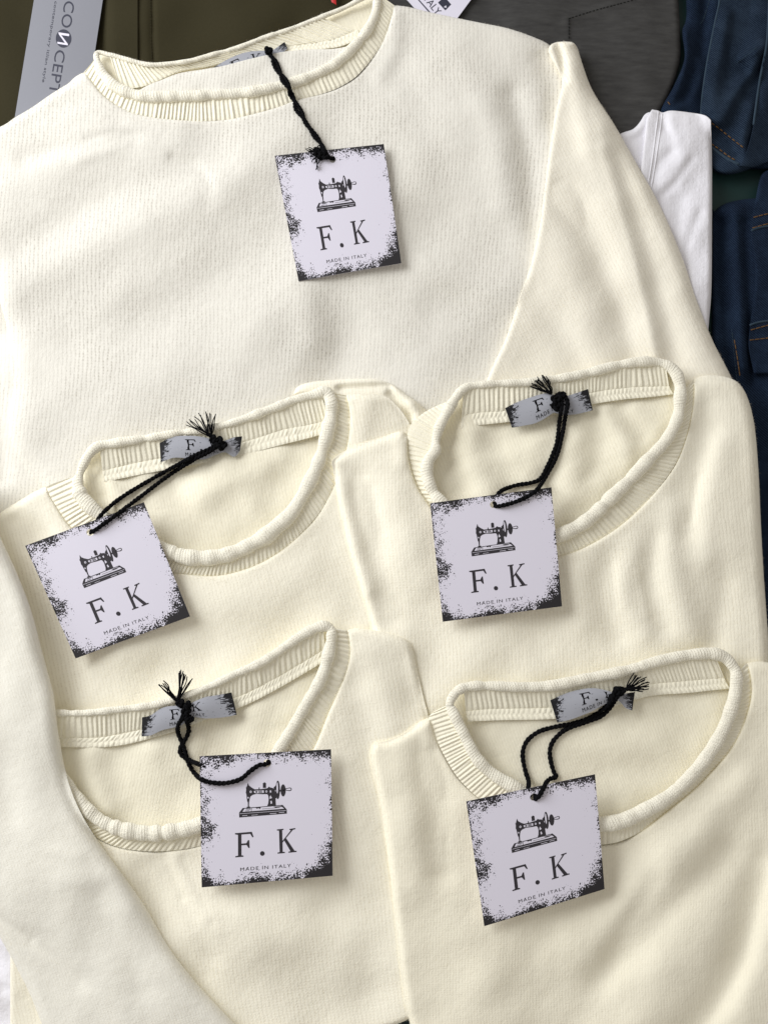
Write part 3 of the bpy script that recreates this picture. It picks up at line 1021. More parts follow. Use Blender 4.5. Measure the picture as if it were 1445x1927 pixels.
def wear_field(u, v):
    d = np.minimum(np.minimum(u, 1 - u), np.minimum(v, 1 - v))
    w = 0.35 * np.exp(-d / 0.012)
    w += 0.62 * np.exp(-v / 0.07) + 0.55 * np.exp(-u / 0.09) + 0.55 * np.exp(-(1 - v) / 0.08) + 0.45 * np.exp(-(1 - u) / 0.05)

    def g(cu, cv, su, sv, a):
        return a * np.exp(-0.5 * (((u - cu) / su) ** 2 + ((v - cv) / sv) ** 2))
    w += g(0.21, 0.02, 0.06, 0.07, 0.85) + g(0.10, 0.07, 0.06, 0.06, 0.50) + g(0.62, 0.01, 0.16, 0.05, 0.65) + g(0.93, 0.02, 0.11, 0.045, 0.95)
    w += g(0.06, 0.59, 0.05, 0.055, 0.90) + g(0.06, 0.38, 0.06, 0.14, 0.48) + g(0.15, 0.60, 0.05, 0.06, 0.35)
    w += g(0.02, 0.97, 0.07, 0.05, 0.9) + g(0.42, 0.98, 0.07, 0.06, 0.85) + g(0.25, 1.0, 0.2, 0.02, 0.5) + g(0.7, 0.97, 0.15, 0.05, 0.42)
    w += g(1.0, 0.96, 0.11, 0.12, 1.5) + g(0.97, 0.76, 0.03, 0.04, 0.5) + g(1.0, 0.42, 0.03, 0.06, 0.45) + g(0.9, 0.99, 0.12, 0.05, 0.5)
    return 1.12 * w - 0.45 * np.clip((d - 0.06) / 0.12, 0, 1)


def quad_map(corners, bend=0.0):
    c = [np.asarray(q, float) for q in corners]
    n = np.cross(c[1] - c[0], c[3] - c[0])
    n /= np.linalg.norm(n)
    if n[2] < 0:
        n = -n

    def f(u, v, h):
        u, v = np.asarray(u, float)[:, None], np.asarray(v, float)[:, None]
        p = c[0] * (1 - u) * (1 - v) + c[1] * u * (1 - v) + c[2] * u * v + c[3] * (1 - u) * v
        return p + n * (h + bend * (np.sin(math.pi * u) * 0.6 + np.sin(math.pi * v) * 0.4)) * MM
    return f


def card_mesh(name, parent, mat, fmap, hole=None, hr=0.027, thick=0.45, wear=None, N=44, asp=1.0):
    pts = [(i / N, 0) for i in range(N)] + [(1, i / N) for i in range(N)] + [(1 - i / N, 1) for i in range(N)] + [(0, 1 - i / N) for i in range(N)]
    nb = len(pts)
    edges = [(i, (i + 1) % nb) for i in range(nb)]
    hn = 0
    if hole:
        hp = ellipse(hole[0], hole[1], hr, hr * asp, 24)
        hn = len(hp)
        edges += [(nb + i, nb + (i + 1) % hn) for i in range(hn)]
        pts += hp
    for i in range(1, N):
        for j in range(1, N):
            q = (i / N, j / N)
            if hole and math.hypot(q[0] - hole[0], (q[1] - hole[1]) / asp) < hr * 1.4:
                continue
            pts.append(q)
    r = delaunay_2d_cdt([Vector(q) for q in pts], edges, [], 0, 1e-7)
    V = np.array([(q.x, q.y) for q in r[0]])
    T = [list(f) for f in r[2]]
    if hole:
        T = [f for f in T if math.hypot(V[f, 0].mean() - hole[0], (V[f, 1].mean() - hole[1]) / asp) > hr * 0.985]
    top = fmap(V[:, 0], V[:, 1], 0.0)
    bot = fmap(V[:, 0], V[:, 1], -thick)
    n = len(V)
    T = fix_up(top, T)
    F = T + [[i + n for i in f[::-1]] for f in T]
    loops = [list(range(nb))]
    if hole:
        loops.append(list(range(nb, nb + hn))[::-1])
    for lp in loops:
        for i in range(len(lp)):
            a, b_ = lp[i], lp[(i + 1) % len(lp)]
            F.append([a, b_, b_ + n, a + n])
    w = wear(V[:, 0], V[:, 1]) if wear else np.zeros(n)
    uv = np.vstack([V, V + 3.0])
    return mesh_object(name, np.vstack([top, bot]), F, mat, parent, uv, smooth=False, attr={'wear': np.r_[w, w * 0]})


def print_object(name, bag, mat, parent):
    V = np.vstack(bag.v)
    F = fix_up(V, bag.f)
    return mesh_object(name, V, F, mat, parent, smooth=False)


HOLE = (0.515, 0.082)


def twist_rope(bag, pts3, r, pitch=0.0042, phase=0.0):
    """Two-ply cord along world points."""
    p = np.asarray(pts3, float)
    s = np.r_[0, np.cumsum(np.linalg.norm(np.diff(p, axis=0), axis=1))]
    n = max(8, int(s[-1] / pitch * 9))
    u = np.linspace(0, s[-1], n)
    c = np.stack([np.interp(u, s, p[:, k]) for k in range(3)], 1)
    k = np.ones(5) / 5
    for q in range(3):
        c[:, q] = np.convolve(np.pad(c[:, q], 2, mode='edge'), k, mode='valid')
    tan = np.gradient(c, axis=0)
    tan /= np.maximum(np.linalg.norm(tan, axis=1), 1e-12)[:, None]
    side = np.cross(tan, [0, 0, 1.0])
    bad = np.linalg.norm(side, axis=1) < 0.1
    side[bad] = [1, 0, 0]
    side /= np.linalg.norm(side, axis=1)[:, None]
    up = np.cross(side, tan)
    for ply in (0, 1):
        a = 2 * math.pi * u / pitch + math.pi * ply + phase
        q = c + (side * np.cos(a)[:, None] + up * np.sin(a)[:, None]) * r * 0.38
        rr = r * 0.68 * (1 + 0.08 * np.sin(u / pitch * 3.1 + ply))
        V, F = sweep(q, rr, 7)
        bag.add(V, F)


def string_path(pts, lift=1.3, flat=False):
    """Drawing points with optional height in mm as a third number; None = lie on what is below."""
    xy = np.array([[q[0], q[1]] for q in pts], float)
    c = spline(xy, 3.0)
    raw = zat(c[:, 0], c[:, 1]) + lift
    k = 9
    z = np.convolve(np.pad(raw, k // 2, mode='edge'), np.ones(k) / k, mode='valid')
    z = np.maximum(z, raw)
    z = np.maximum(np.maximum(z, np.r_[z[1:], z[-1]]), np.r_[z[0], z[:-1]])
    z = np.convolve(np.pad(z, 1, mode='edge'), np.ones(3) / 3, mode='valid')
    fixed = [(i, q[2]) for i, q in enumerate(pts) if len(q) > 2 and q[2] is not None]
    if fixed:
        d = np.array([[np.argmin(np.hypot(c[:, 0] - xy[i, 0], c[:, 1] - xy[i, 1])), zz] for i, zz in fixed])
        for i, zz in d:
            w = np.exp(-0.5 * ((np.arange(len(c)) - i) / 2.2) ** 2)
            z = z * (1 - w) + zz * w
    return P(c[:, 0], c[:, 1], z)


def knot(bag, x, y, z, size, seed, r):
    """A tight overhand knot: a closed trefoil-like cord squeezed into a lump."""
    rs = np.random.RandomState(seed)
    a = np.linspace(0, 2 * math.pi, 90)
    kx = np.sin(a) + 2 * np.sin(2 * a)
    ky = np.cos(a) - 2 * np.cos(2 * a)
    kz = -np.sin(3 * a)
    th = rs.uniform(0, 6.28)
    X = (kx * math.cos(th) - ky * math.sin(th)) / 3 * size
    Y = (kx * math.sin(th) + ky * math.cos(th)) / 3 * size
    p = P(x + X, y + Y, z + kz * size * PXM * 450)
    twist_rope(bag, p, r, 0.004)


def tassel(parent, base, tips, seed, zb, per=3, r=0.95):
    rs = np.random.RandomState(seed)
    bag = Bag()
    for tx, ty in tips:
        for k in range(per):
            ex, ey = tx + rs.uniform(-3.5, 3.5), ty + rs.uniform(-3.5, 3.5)
            bx, by = base[0] + rs.uniform(-3, 3), base[1] + rs.uniform(-2, 2)
            m1 = (bx * 0.62 + ex * 0.38 + rs.uniform(-3, 3), by * 0.62 + ey * 0.38 + rs.uniform(-2, 2))
            m2 = (bx * 0.28 + ex * 0.72 + rs.uniform(-3, 3), by * 0.28 + ey * 0.72 + rs.uniform(-2, 2))
            c = spline([(bx, by), m1, m2, (ex, ey)], 2.5)
            t = np.linspace(0, 1, len(c))
            z = np.maximum(zb + rs.uniform(-0.5, 1.2) + np.sin(t * math.pi) * rs.uniform(0.2, 1.6), zat(c[:, 0], c[:, 1]) + 0.5)
            V, F = sweep(P(c[:, 0], c[:, 1], z), 1.35 * r * PXM * (1 - 0.25 * t), 5)
            bag.add(V, F)
    return bag.build('tassel', M_THREAD, parent)


def hang_tag(corners, zs, label, bend=0.25):
    root = thing('hang_tag', label, 'tag', 'square printed tags on the sweaters')
    c3 = [P(x, y, z) for (x, y), z in zip(corners, zs)]
    fm = quad_map(c3, bend)
    card_mesh('card', root, M_CARD, fm, HOLE, 0.030, wear=wear_field)
    b_ = Bag()
    add_print(b_, MACHINE_DARK, ART, fm, 0.07)
    print_object('sewing_machine_print', b_, M_INK, root)
    pr = root.children[-1]
    b_ = Bag()
    add_print(b_, MACHINE_LIGHT, ART, fm, 0.12)
    print_object('print_highlight', b_, M_PAPER, pr)
    b_ = Bag()
    add_print(b_, MACHINE_DARK2, ART, fm, 0.17)
    print_object('print_detail', b_, M_INK, pr)
    b_ = Bag()
    add_print(b_, LETTER_F + LETTER_DOT + LETTER_K, ART, fm, 0.07)
    ll, lr, ul = ART(np.array([(500, 1207), (957, 1172), (500, 1177)], float))
    add_text(b_, T_MADE, (ll, lr, ul), fm, 0.07)
    print_object('lettering', b_, M_INK, root)
    poly = np.array(corners, float)
    # what lies on the tag sits above it
    m = inside(gx, gy, poly)
    ii = np.where(m)
    A = homography([tuple(q) for q in corners], [(0, 0), (1, 0), (1, 1), (0, 1)])
    uv = A(np.stack([gx[ii], gy[ii]], 1).astype(float))
    z = zs[0] * (1 - uv[:, 0]) * (1 - uv[:, 1]) + zs[1] * uv[:, 0] * (1 - uv[:, 1]) + zs[2] * uv[:, 0] * uv[:, 1] + zs[3] * (1 - uv[:, 0]) * uv[:, 1]
    zmap[ii] = z + bend
    return root


def tag_heights(corners, up, clear=0.7):
    """Rest the card on the bumps below it: a plane tilted by up (mm over its four corners)."""
    A = homography([tuple(q) for q in corners], [(0, 0), (1, 0), (1, 1), (0, 1)])
    m = inside(gx, gy, np.array(corners, float))
    ii = np.where(m)
    uv = A(np.stack([gx[ii], gy[ii]], 1).astype(float))
    pl = up[0] * (1 - uv[:, 0]) * (1 - uv[:, 1]) + up[1] * uv[:, 0] * (1 - uv[:, 1]) + up[2] * uv[:, 0] * uv[:, 1] + up[3] * (1 - uv[:, 0]) * uv[:, 1]
    lift = np.max(zmap[ii] - pl) + clear
    return [q + lift for q in up]


def neck_label(parent, top, bot, lift, text_u=(0.36, 0.80), wave=1.2, show_made=True):
    """Sewn-in satin label; top and bottom rims as drawing points with height offsets."""
    a, b_ = spline(top, 2.0), spline(bot, 2.0)

    def fm(u, v, h):
        u, v = np.asarray(u, float), np.asarray(v, float)
        ta, tb_ = np.linspace(0, 1, len(a)), np.linspace(0, 1, len(b_))
        A = [np.interp(u, ta, a[:, k]) for k in range(3)]
        B = [np.interp(u, tb_, b_[:, k]) for k in range(3)]
        x, y, z = (A[k] * (1 - v) + B[k] * v for k in range(3))
        return P(x, y, z + lift + h + wave * np.sin(math.pi * v) * np.sin(math.pi * u))

    def wear(u, v):
        d = np.minimum(u, 1 - u)
        return 2.1 * np.exp(-(d / 0.14) ** 2) * (0.70 + 0.30 * np.cos(v * 3.0)) + 0.6 * np.exp(-d / 0.04) + 0.25 * np.exp(-v / 0.08) * (d < 0.4)
    lab = card_mesh('label', parent, M_SATIN, fm, None, thick=0.2, wear=wear, N=36)
    b2 = Bag()
    u0, u1 = text_u
    x0, x1 = 452.0, 1008.0

    def to_uv(p):
        return np.stack([u0 + (p[:, 0] - x0) / (x1 - x0) * (u1 - u0), 0.14 + (p[:, 1] - 826 - (x1 - p[:, 0]) * 0.06) / 230.0 * 0.50], 1)
    add_print(b2, LETTER_F + LETTER_K, to_uv, fm, 0.12)
    add_print(b2, LETTER_DOT, to_uv, fm, 0.12)
    add_text(b2, T_MADE, ((u0 - 0.01, 0.90), (u1 + 0.02, 0.90), (u0 - 0.01, 0.74)), fm, 0.12)
    print_object('lettering', b2, M_THREAD, lab)
    m = inside(gx, gy, np.vstack([a[:, :2], b_[::-1, :2]]))
    ii = np.where(m)
    zz = np.interp(gx[ii], np.sort(a[:, 0]), a[np.argsort(a[:, 0]), 2])
    zmap[ii] = np.maximum(zmap[ii], zz + lift + wave)
    return lab


def with_z(pts, z):
    return [(x, y, z) for x, y in pts]


def with_zr(pts, z, r):
    return [(q[0], q[1], q[2] if len(q) > 2 and q[2] is not None else z, q[3] if len(q) > 3 else r) for q in pts]

# ------------------------------------------------------------------ loose cards behind the sweaters
cc = thing('paper_card', 'grey paper card printed CONCEPT contemporary itlian style lying at the top left', 'card')
cq = [P(86, -130, 7.2), P(213, -125, 7.6), P(159, 232, 9.0), P(17, 292, 8.6)]
cm = quad_map(cq, 0.4)
card_mesh('card', cc, M_GCARD, cm, None, thick=0.5, N=16)
CARD_UV = homography([(86, -130), (213, -125), (159, 232), (17, 292)], [(0, 0), (1, 0), (1, 1), (0, 1)])


def on_card(bag, T, start, end, cap, fm, hom, h=0.08):
    """Text along start->end (drawing points), cap = letter height, letters' tops to the left-hand side of travel turned -90."""
    s, e = np.array(start, float), np.array(end, float)
    d = (e - s) / np.hypot(*(e - s))
    n = np.array([d[1], -d[0]])
    v, f, _ = T
    p = s + (e - s) * v[:, :1] + n * cap * v[:, 1:2]
    uv = hom(p)
    bag.add(fm(uv[:, 0], uv[:, 1], h), f)


def zp(x, y):
    return (x / 6.568, y / 6.568)


b = Bag()
on_card(b, text_polys('CO', 1.0), zp(835, 20), zp(790, 345), 19.5, cm, CARD_UV)
on_card(b, text_polys('CEPT', 1.0), zp(728, 620), zp(640, 1160), 19.0, cm, CARD_UV)
uvc = CARD_UV(np.array([zp(825 + 95 * math.cos(t), 487 + 112 * math.sin(t)) for t in np.linspace(0, 6.283, 40, endpoint=False)]))
b.add(cm(uvc[:, 0], uvc[:, 1], 0.08), [list(range(40))])
on_card(b, text_polys('contemporary itlian style', 1.02), zp(700, 25), zp(545, 1020), 7.2, cm, CARD_UV)
print_object('lettering', b, M_GINK, cc)
b = Bag()
for q in ([(762, 412), (895, 432), (893, 460), (770, 442)], [(762, 412), (782, 425), (876, 552), (880, 572), (860, 566), (770, 440)],
          [(750, 528), (870, 548), (880, 572), (752, 552)]):
    v, f = poly_fill([zp(*k) for k in q])
    uv = CARD_UV(v)
    b.add(cm(uv[:, 0], uv[:, 1], 0.14), f)
print_object('letter_in_disc', b, M_WCARD, cc)

it = thing('paper_tag', 'white paper tag printed ITALY poking out behind the top sweater shoulder', 'tag')
ic = [(767, 0), (783, 18), (852, 62), (891, 0)]
isq = [(700, -75), (790, -110), (912, -33), (828, 72)]
icq = [(688, -86), (800, -160), (921, -48), (832, 73)]
im = quad_map([P(x, y, z) for (x, y), z in zip(icq, (8.6, 9.0, 9.4, 9.2))], 0.3)
ICU = homography(icq, [(0, 0), (1, 0), (1, 1), (0, 1)])
card_mesh('card', it, M_WCARD, im, None, thick=0.4, N=12)
b = Bag()
on_card(b, text_polys('IN ITALY', 1.0), (778, -32), (822, 23), 15, im, ICU)


def ip(x, y):
    return (720 + x / 6.02, y / 6.02)


for q in ([(250, -200), (262, -205), (578, 145), (560, 152)], [(640, -20), (720, -90), (800, 0), (728, 72)]):
    v, f = poly_fill([ip(*k) for k in q])
    uv = ICU(v)
    b.add(im(uv[:, 0], uv[:, 1], 0.08), f)
print_object('lettering', b, M_GINK, it)
b = Bag()
v, f = poly_fill([ip(708, 34), ip(740, 12), ip(744, 42)])
uv = ICU(v)
b.add(im(uv[:, 0], uv[:, 1], 0.14), f)
print_object('print_highlight', b, M_WCARD, it)

rr = thing('red_ribbon', 'scrap of red ribbon at the top edge above the neckline', 'ribbon')
card_mesh('strip', rr, M_RED, quad_map([P(617, -30, 9), P(630, -30, 9.5), P(633, 9, 9.5), P(624, 4, 9)], 0.5), None, thick=0.4, N=8)

# ------------------------------------------------------------------ sweater 1, the top one
s1 = thing('sweater', 'cream knitted sweater lying open at the top, largest, with its right sleeve folded down', 'sweater', 'cream sweaters with printed tags')
B1 = 15.0
panel('sleeve', s1, M_KNIT1, [([(-300, 420), (-40, 480), (40, 640), (110, 880), (140, 1000), (120, 1150), (-300, 1150), (-300, 420)], 30, 4, True)],
      9.5, [([(-10, 640), (5, 900)], 14, -1.5)], (0.5, 120, 41), (4, 7.6), skirt=9)
back1 = [(183, 100), (206, 103), (232, 110), (256, 117), (280, 122), (300, 122), (330, 119), (362, 114), (400, 103), (450, 89), (500, 70), (550, 54), (605, 32), (645, 16), (680, -2), (708, -14)]
roll1f = [(708, -14), (709, 4), (707, 22), (697, 47), (680, 72), (653, 101), (628, 122), (606, 134), (574, 148), (535, 160), (496, 169), (450, 176), (399, 179), (358, 181), (316, 182), (275, 182), (243, 175), (218, 163), (200, 146), (187, 126), (182, 108)]
panel('back_neck', s1, M_INSIDE, [(back1, 5, 1.0, True), (roll1f[::2] + [roll1f[-1]], 5, 0.5, True)], B1 - 3.5, (), (0.2, 100, 43), (-18, 6), skirt=11)
seam1 = [(158, 136), (169, 149), (191, 176), (212, 193), (237, 207), (258, 215), (295, 222), (337, 226), (378, 228), (420, 226), (455, 220), (516, 204), (560, 188), (601, 178), (633, 167), (664, 149), (685, 129), (705, 104), (720, 79), (730, 54), (737, 31), (742, 10)]
panel('body', s1, M_KNIT1, [
    (seam1, 7, 1.6, True),
    ([(742, 10), (768, 13), (809, 23), (860, 34), (910, 44), (958, 54), (1009, 72), (1035, 86), (1052, 108)], 16, 6.0, True),
    ([(1052, 108), (1082, 160), (1110, 320), (1120, 700), (1120, 1120)], 46, 5, False),
    ([(1120, 1120), (500, 1120), (170, 1050)], 8, 2, False),
    ([(170, 1050), (120, 965), (69, 902), (28, 842), (17, 790), (25, 715), (14, 621), (0, 566), (-25, 480), (-70, 400), (-150, 340)], 42, 6.0, True),
    ([(-150, 340), (-160, 300)], 10, 4, False),
    ([(-160, 300), (-80, 270), (0, 239), (29, 221), (61, 202), (91, 181), (114, 166), (129, 157), (143, 144), (158, 136)], 14, 5.5, True)],
    B1, [([(20, 350), (240, 250), (330, 238)], (22, 34), 1.3), ([(50, 300), (170, 268), (250, 262)], 13, -1.0), ([(60, 215), (150, 190), (220, 220)], 16, -0.5),
         ([(0, 560), (200, 450), (420, 350), (560, 250)], 34, 2.0), ([(40, 470), (240, 360), (420, 300)], 24, -1.0),
         ([(330, 300), (380, 330), (390, 380)], 14, -0.7), ([(165, 262), (215, 250), (262, 258)], 6, -0.5), ([(325, 296), (372, 316), (398, 352)], 6, -0.5), ([(150, 300), (260, 262)], 8, 0.4),
         ([(150, 640), (380, 540), (540, 430)], 36, -1.5), ([(240, 760), (440, 650), (570, 560)], 40, 1.4),
         ([(640, 560), (650, 640), (620, 720)], 34, -1.8), ([(560, 520), (590, 640)], 22, 0.9),
         ([(770, 400), (880, 430), (990, 470)], 22, -1.2), ([(800, 500), (960, 560)], 22, 1.0), ([(820, 570), (940, 600)], 24, -1.0),
         ([(965, 180), (985, 250), (1000, 330), (1005, 430)], (18, 16), -2.0), ([(920, 210), (940, 300), (950, 380)], 20, 1.4),
         ([(760, 130), (800, 220), (830, 300)], 26, -0.9), ([(860, 90), (900, 180)], 26, 0.9), ([(745, 30), (742, 90), (715, 140)], 12, 1.0),
         ([(1020, 110), (1040, 170), (1040, 230)], 14, -1.4)],
    (0.55, 170, 42), (4, 7.6), skirt=14, grid=5, fluff=5000)
panel('sleeve', s1, M_SLEEVE1, [
    ([(1031, 96), (1034, 86), (1044, 80), (1060, 78), (1078, 80), (1086, 90)], 8, 3.2, True),
    ([(1086, 90), (1112, 165), (1154, 232), (1195, 304), (1241, 387), (1283, 485), (1308, 560), (1340, 640), (1376, 712), (1400, 780)], 24, 7.5, True),
    ([(1400, 780), (1380, 900), (840, 900)], 8, 1, False),
    ([(840, 900), (920, 705), (950, 640), (978, 559), (999, 495), (1017, 412), (1030, 309), (1044, 216), (1057, 158), (1050, 134), (1038, 112), (1031, 96)], 9, 3.0, True)],
    B1 + 4.5, [([(1128, 250), (1160, 370), (1190, 477), (1216, 590), (1236, 690)], (14, 26), 2.4), ([(1160, 300), (1205, 450), (1250, 600), (1270, 690)], 20, -1.4),
               ([(1060, 370), (1095, 420), (1135, 500), (1175, 600), (1200, 700)], (26, 20), -2.6), ([(1050, 470), (1090, 560), (1120, 680)], 24, 1.0),
               ([(1075, 130), (1090, 200), (1105, 280)], 14, 1.4), ([(1000, 560), (1060, 630), (1100, 700)], 20, -1.2), ([(1050, 84), (1058, 110), (1061, 150)], (4, 6), -2.6),
               ([(1270, 560), (1310, 660), (1330, 720)], 18, 1.0), ([(1132, 282), (1162, 380), (1190, 477), (1214, 580), (1232, 664)], (14, 6), 0.45)],
    (0.4, 130, 44), (-27, 6.4), skirt=16, grid=4, fluff=5000)
loft('front_neck_band', s1, M_RIB, seam1, roll1f[::-1], B1 - 1.6, B1 + 1.0, 'rib', 8.6, 0.62, 14, 0.3, seed=51)
bb1 = [(228, 170), (252, 166), (279, 160), (337, 136), (400, 124), (470, 108), (516, 97), (545, 88), (612, 78), (643, 69), (668, 58)]
loft('back_neck_band', s1, M_RIB, back1[1:-3], bb1, B1 + 0.6, B1 - 2.2, 'rib', 8.6, 0.70, 14, -0.3, seed=52)
loft('linking_seam', s1, M_RIB, [(500, 101), (545, 87), (612, 77), (643, 68), (672, 55)], [(500, 115), (545, 99), (612, 92), (645, 86), (680, 70)], B1 - 2.2, B1 - 1.6, 'link', 8.6, 0.5, 10, seed=53)
neck_label(s1, [(396, 131, B1 + 0.0), (432, 110, B1 + 0.0), (465, 98, B1), (500, 95, B1 - 0.4), (512, 95, B1 - 0.6), (534, 80, B1 - 0.2), (536, 79, B1 - 0.2)],
           [(402, 168, B1 - 1), (440, 150, B1 - 1), (470, 140, B1 - 1), (505, 125, B1 - 1.2), (520, 110, B1 - 1), (540, 92, B1 - 0.4), (541, 91, B1 - 0.4)], 0.2, (0.26, 0.66), 0.6)
panel('back_panel', s1, M_KNIT1, [
    ([(262, 170), (280, 160), (305, 150), (337, 138), (380, 131), (420, 124), (462, 113), (500, 104), (530, 98), (575, 93), (625, 92), (660, 86)], 9, 2.2, True),
    ([(660, 86), (640, 120), (600, 142), (535, 164), (450, 182), (350, 188), (262, 170)], 4, 0.5, False)],
    B1 + 0.9, [([(330, 165), (420, 150), (500, 120)], 14, 0.4)], (0.2, 60, 46), (8, 6.4), skirt=3, grid=3)
neck_ring(s1, back1, roll1f, B1, [6.0] * len(back1), [9, 10, 11, 12, 12, 13, 13, 13, 13, 13, 13, 13, 13, 13.5, 14, 14, 14, 13, 12, 11, 9], 60, 0.07)

# ------------------------------------------------------------------ sweater 2, middle left
s2 = thing('sweater', 'cream knitted sweater in the middle left, its tag tilted and partly over the neckline', 'sweater', 'cream sweaters with printed tags')
B2 = 23.0
panel('folded_sleeve', s2, M_KNIT, [([(552, 742), (560, 728), (585, 719), (640, 714), (700, 713), (733, 721), (764, 742), (795, 765), (812, 790), (812, 840), (720, 860), (662, 830), (640, 780), (625, 756), (590, 752), (552, 742)], 14, 5, True)],
      B2 - 1.5, [([(640, 731), (700, 727), (732, 726)], 5, -2.0), ([(735, 740), (752, 760), (768, 784)], 6, -2.8), ([(775, 760), (790, 790)], 8, 1.2)], (0.3, 60, 61), (-8, 6.5), skirt=9, grid=4)
back2 = [(612, 738), (588, 744), (556, 752), (510, 770), (440, 795), (385, 808), (330, 816), (270, 826), (215, 834), (185, 840), (168, 856), (157, 876), (150, 895)]
roll2f = [(612, 738), (622, 752), (624, 772), (617, 811), (603, 860), (584, 905), (551, 962), (520, 992), (495, 1012), (440, 1040), (390, 1050), (345, 1047), (300, 1030), (255, 1008), (205, 980), (172, 955), (152, 930), (147, 908), (150, 893)]
panel('back_panel', s2, M_INSIDE, [(back2, 6, 1.0, True), (roll2f[::-1], 5, 0.5, True)], B2 - 4.5,
      [([(520, 860), (440, 900), (380, 930)], (24, 34), 2.2), ([(330, 900), (350, 960), (380, 1010)], 22, -1.3), ([(250, 880), (330, 870), (420, 866)], 16, 0.8),
       ([(200, 900), (230, 940)], 14, 1.8), ([(590, 830), (540, 880), (500, 960)], 22, -0.8), ([(470, 960), (420, 1000)], 26, 1.0), ([(180, 880), (190, 930)], 10, -2.0)],
      (0.5, 90, 62), (-12, 5.6), skirt=11, grid=4)
seam2 = [(87, 915), (94, 932), (108, 956), (124, 981), (145, 1003), (200, 1042), (262, 1070), (339, 1079), (400, 1084), (446, 1076), (490, 1060), (530, 1036), (562, 1009), (596, 972), (617, 938), (631, 908), (645, 870), (654, 835), (659, 797), (657, 768), (652, 744)]
panel('body', s2, M_KNIT, [
    (seam2, 7, 1.8, True),
    ([(652, 744), (670, 740), (690, 741), (712, 743), (730, 748), (746, 762), (762, 782), (790, 830)], 13, 5.5, True),
    ([(790, 830), (830, 900), (850, 1500), (-60, 1500), (-60, 1010)], 8, 1, False),
    ([(-60, 1010), (-20, 982), (0, 966), (21, 952), (44, 938), (62, 927), (87, 915)], 14, 5.5, True)],
    B2, [([(30, 985), (60, 1010), (100, 1050)], 18, -2.2), ([(50, 950), (90, 975), (110, 1005)], 14, 1.2), ([(360, 1120), (470, 1130), (570, 1080)], 30, 0.9),
         ([(600, 1010), (640, 1060), (670, 1150)], 24, -0.7), ([(400, 1190), (500, 1200), (560, 1160)], 30, -0.9), ([(170, 1230), (230, 1280), (380, 1240)], 30, -1.5),
         ([(70, 1020), (110, 1150), (135, 1280)], 24, -1.2), ([(690, 760), (680, 830)], 16, 0.8)],
    (0.6, 150, 63), (-14, 7.0), skirt=14, grid=5, fluff=5000)
loft('front_neck_band', s2, M_RIB, seam2, roll2f[::-1], B2 - 1.8, B2 + 0.8, 'rib', 8.4, 0.72, 14, 0.2, seed=64)
rb2 = [(193, 886), (250, 872), (302, 862), (380, 848), (457, 832), (526, 810), (575, 800), (618, 790)]
loft('back_neck_band', s2, M_RIB, [(188, 840)] + back2[8::-1][:-1] + [(606, 742)], rb2, B2 + 0.8, B2 - 3.2, 'rib', 8.6, 0.55, 14, 0.0, seed=65)
loft('linking_seam', s2, M_RIB, rb2, [(197, 907), (250, 896), (302, 886), (380, 872), (457, 856), (526, 838), (575, 826), (614, 815)], B2 - 3.2, B2 - 2.7, 'link', 8.6, 0.6, 12, seed=66)
neck_label(s2, [(301, 834, B2 - 1), (316, 826, B2), (332, 821, B2 + 0.5), (360, 820, B2 + 0.8), (386, 823, B2 + 0.5), (408, 829, B2), (424, 829, B2 + 0.3), (440, 823, B2), (456, 821, B2 - 0.6)],
           [(303, 870, B2 - 1.6), (316, 865, B2 - 1), (330, 861, B2 - 0.4), (360, 863, B2), (386, 864, B2 - 0.4), (406, 856, B2 - 0.4), (424, 851, B2 - 0.4), (441, 860, B2 - 1), (452, 848, B2 - 1.2)], 1.5, (0.31, 0.72))
neck_ring(s2, back2, roll2f, B2, [13, 12, 11, 10, 9, 9, 9, 9, 10, 12, 12, 11, 9], [11, 13, 14, 14, 15, 15, 16, 16.5, 17, 17, 17, 16, 16, 15, 15, 15, 15, 13, 10], 70, 0.12)

# ------------------------------------------------------------------ sweater 3, middle right
s3 = thing('sweater', 'cream knitted sweater in the middle right beside the dark jeans', 'sweater', 'cream sweaters with printed tags')
B3 = 28.0
back3 = [(848, 764), (858, 748), (870, 734), (888, 726), (936, 722), (985, 720), (1040, 714), (1096, 704), (1152, 690), (1194, 682), (1230, 681), (1256, 688), (1272, 704), (1279, 726)]
roll3f = [(1279, 722), (1279, 744), (1274, 786), (1253, 828), (1222, 862), (1186, 901), (1146, 940), (1102, 981), (1051, 1008), (1000, 1020), (940, 1018), (880, 990), (832, 948), (815, 925), (806, 904), (803, 882), (808, 864), (819, 848), (820, 830), (826, 806), (836, 785), (848, 764)]
panel('back_panel', s3, M_INSIDE, [(back3, 6, 1.0, True), (roll3f, 5, 0.5, True)], B3 - 5.0,
      [([(885, 815), (890, 870), (915, 930)], (20, 26), 2.0), ([(930, 820), (950, 880), (965, 920)], 16, -0.9), ([(845, 800), (850, 860), (865, 920)], 16, -1.6),
       ([(1090, 800), (1080, 860), (1065, 930)], 18, 1.2), ([(1118, 790), (1130, 850), (1110, 900)], 14, -1.0), ([(1140, 780), (1175, 830), (1180, 870)], 14, 1.2),
       ([(1165, 770), (1205, 820)], 12, -1.0), ([(1200, 770), (1235, 800)], 12, 0.8), ([(1010, 830), (1000, 900)], 18, 1.0)],
      (0.45, 80, 72), (-24, 5.4), skirt=11, grid=4)
seam3 = [(838, 757), (812, 768), (790, 782), (772, 800), (766, 820), (768, 861), (776, 893), (787, 920), (799, 938), (816, 960), (870, 1010), (940, 1046), (1005, 1055), (1065, 1043), (1104, 1028), (1152, 1000), (1194, 966), (1236, 921), (1270, 873), (1289, 825), (1300, 780), (1305, 744), (1305, 713)]
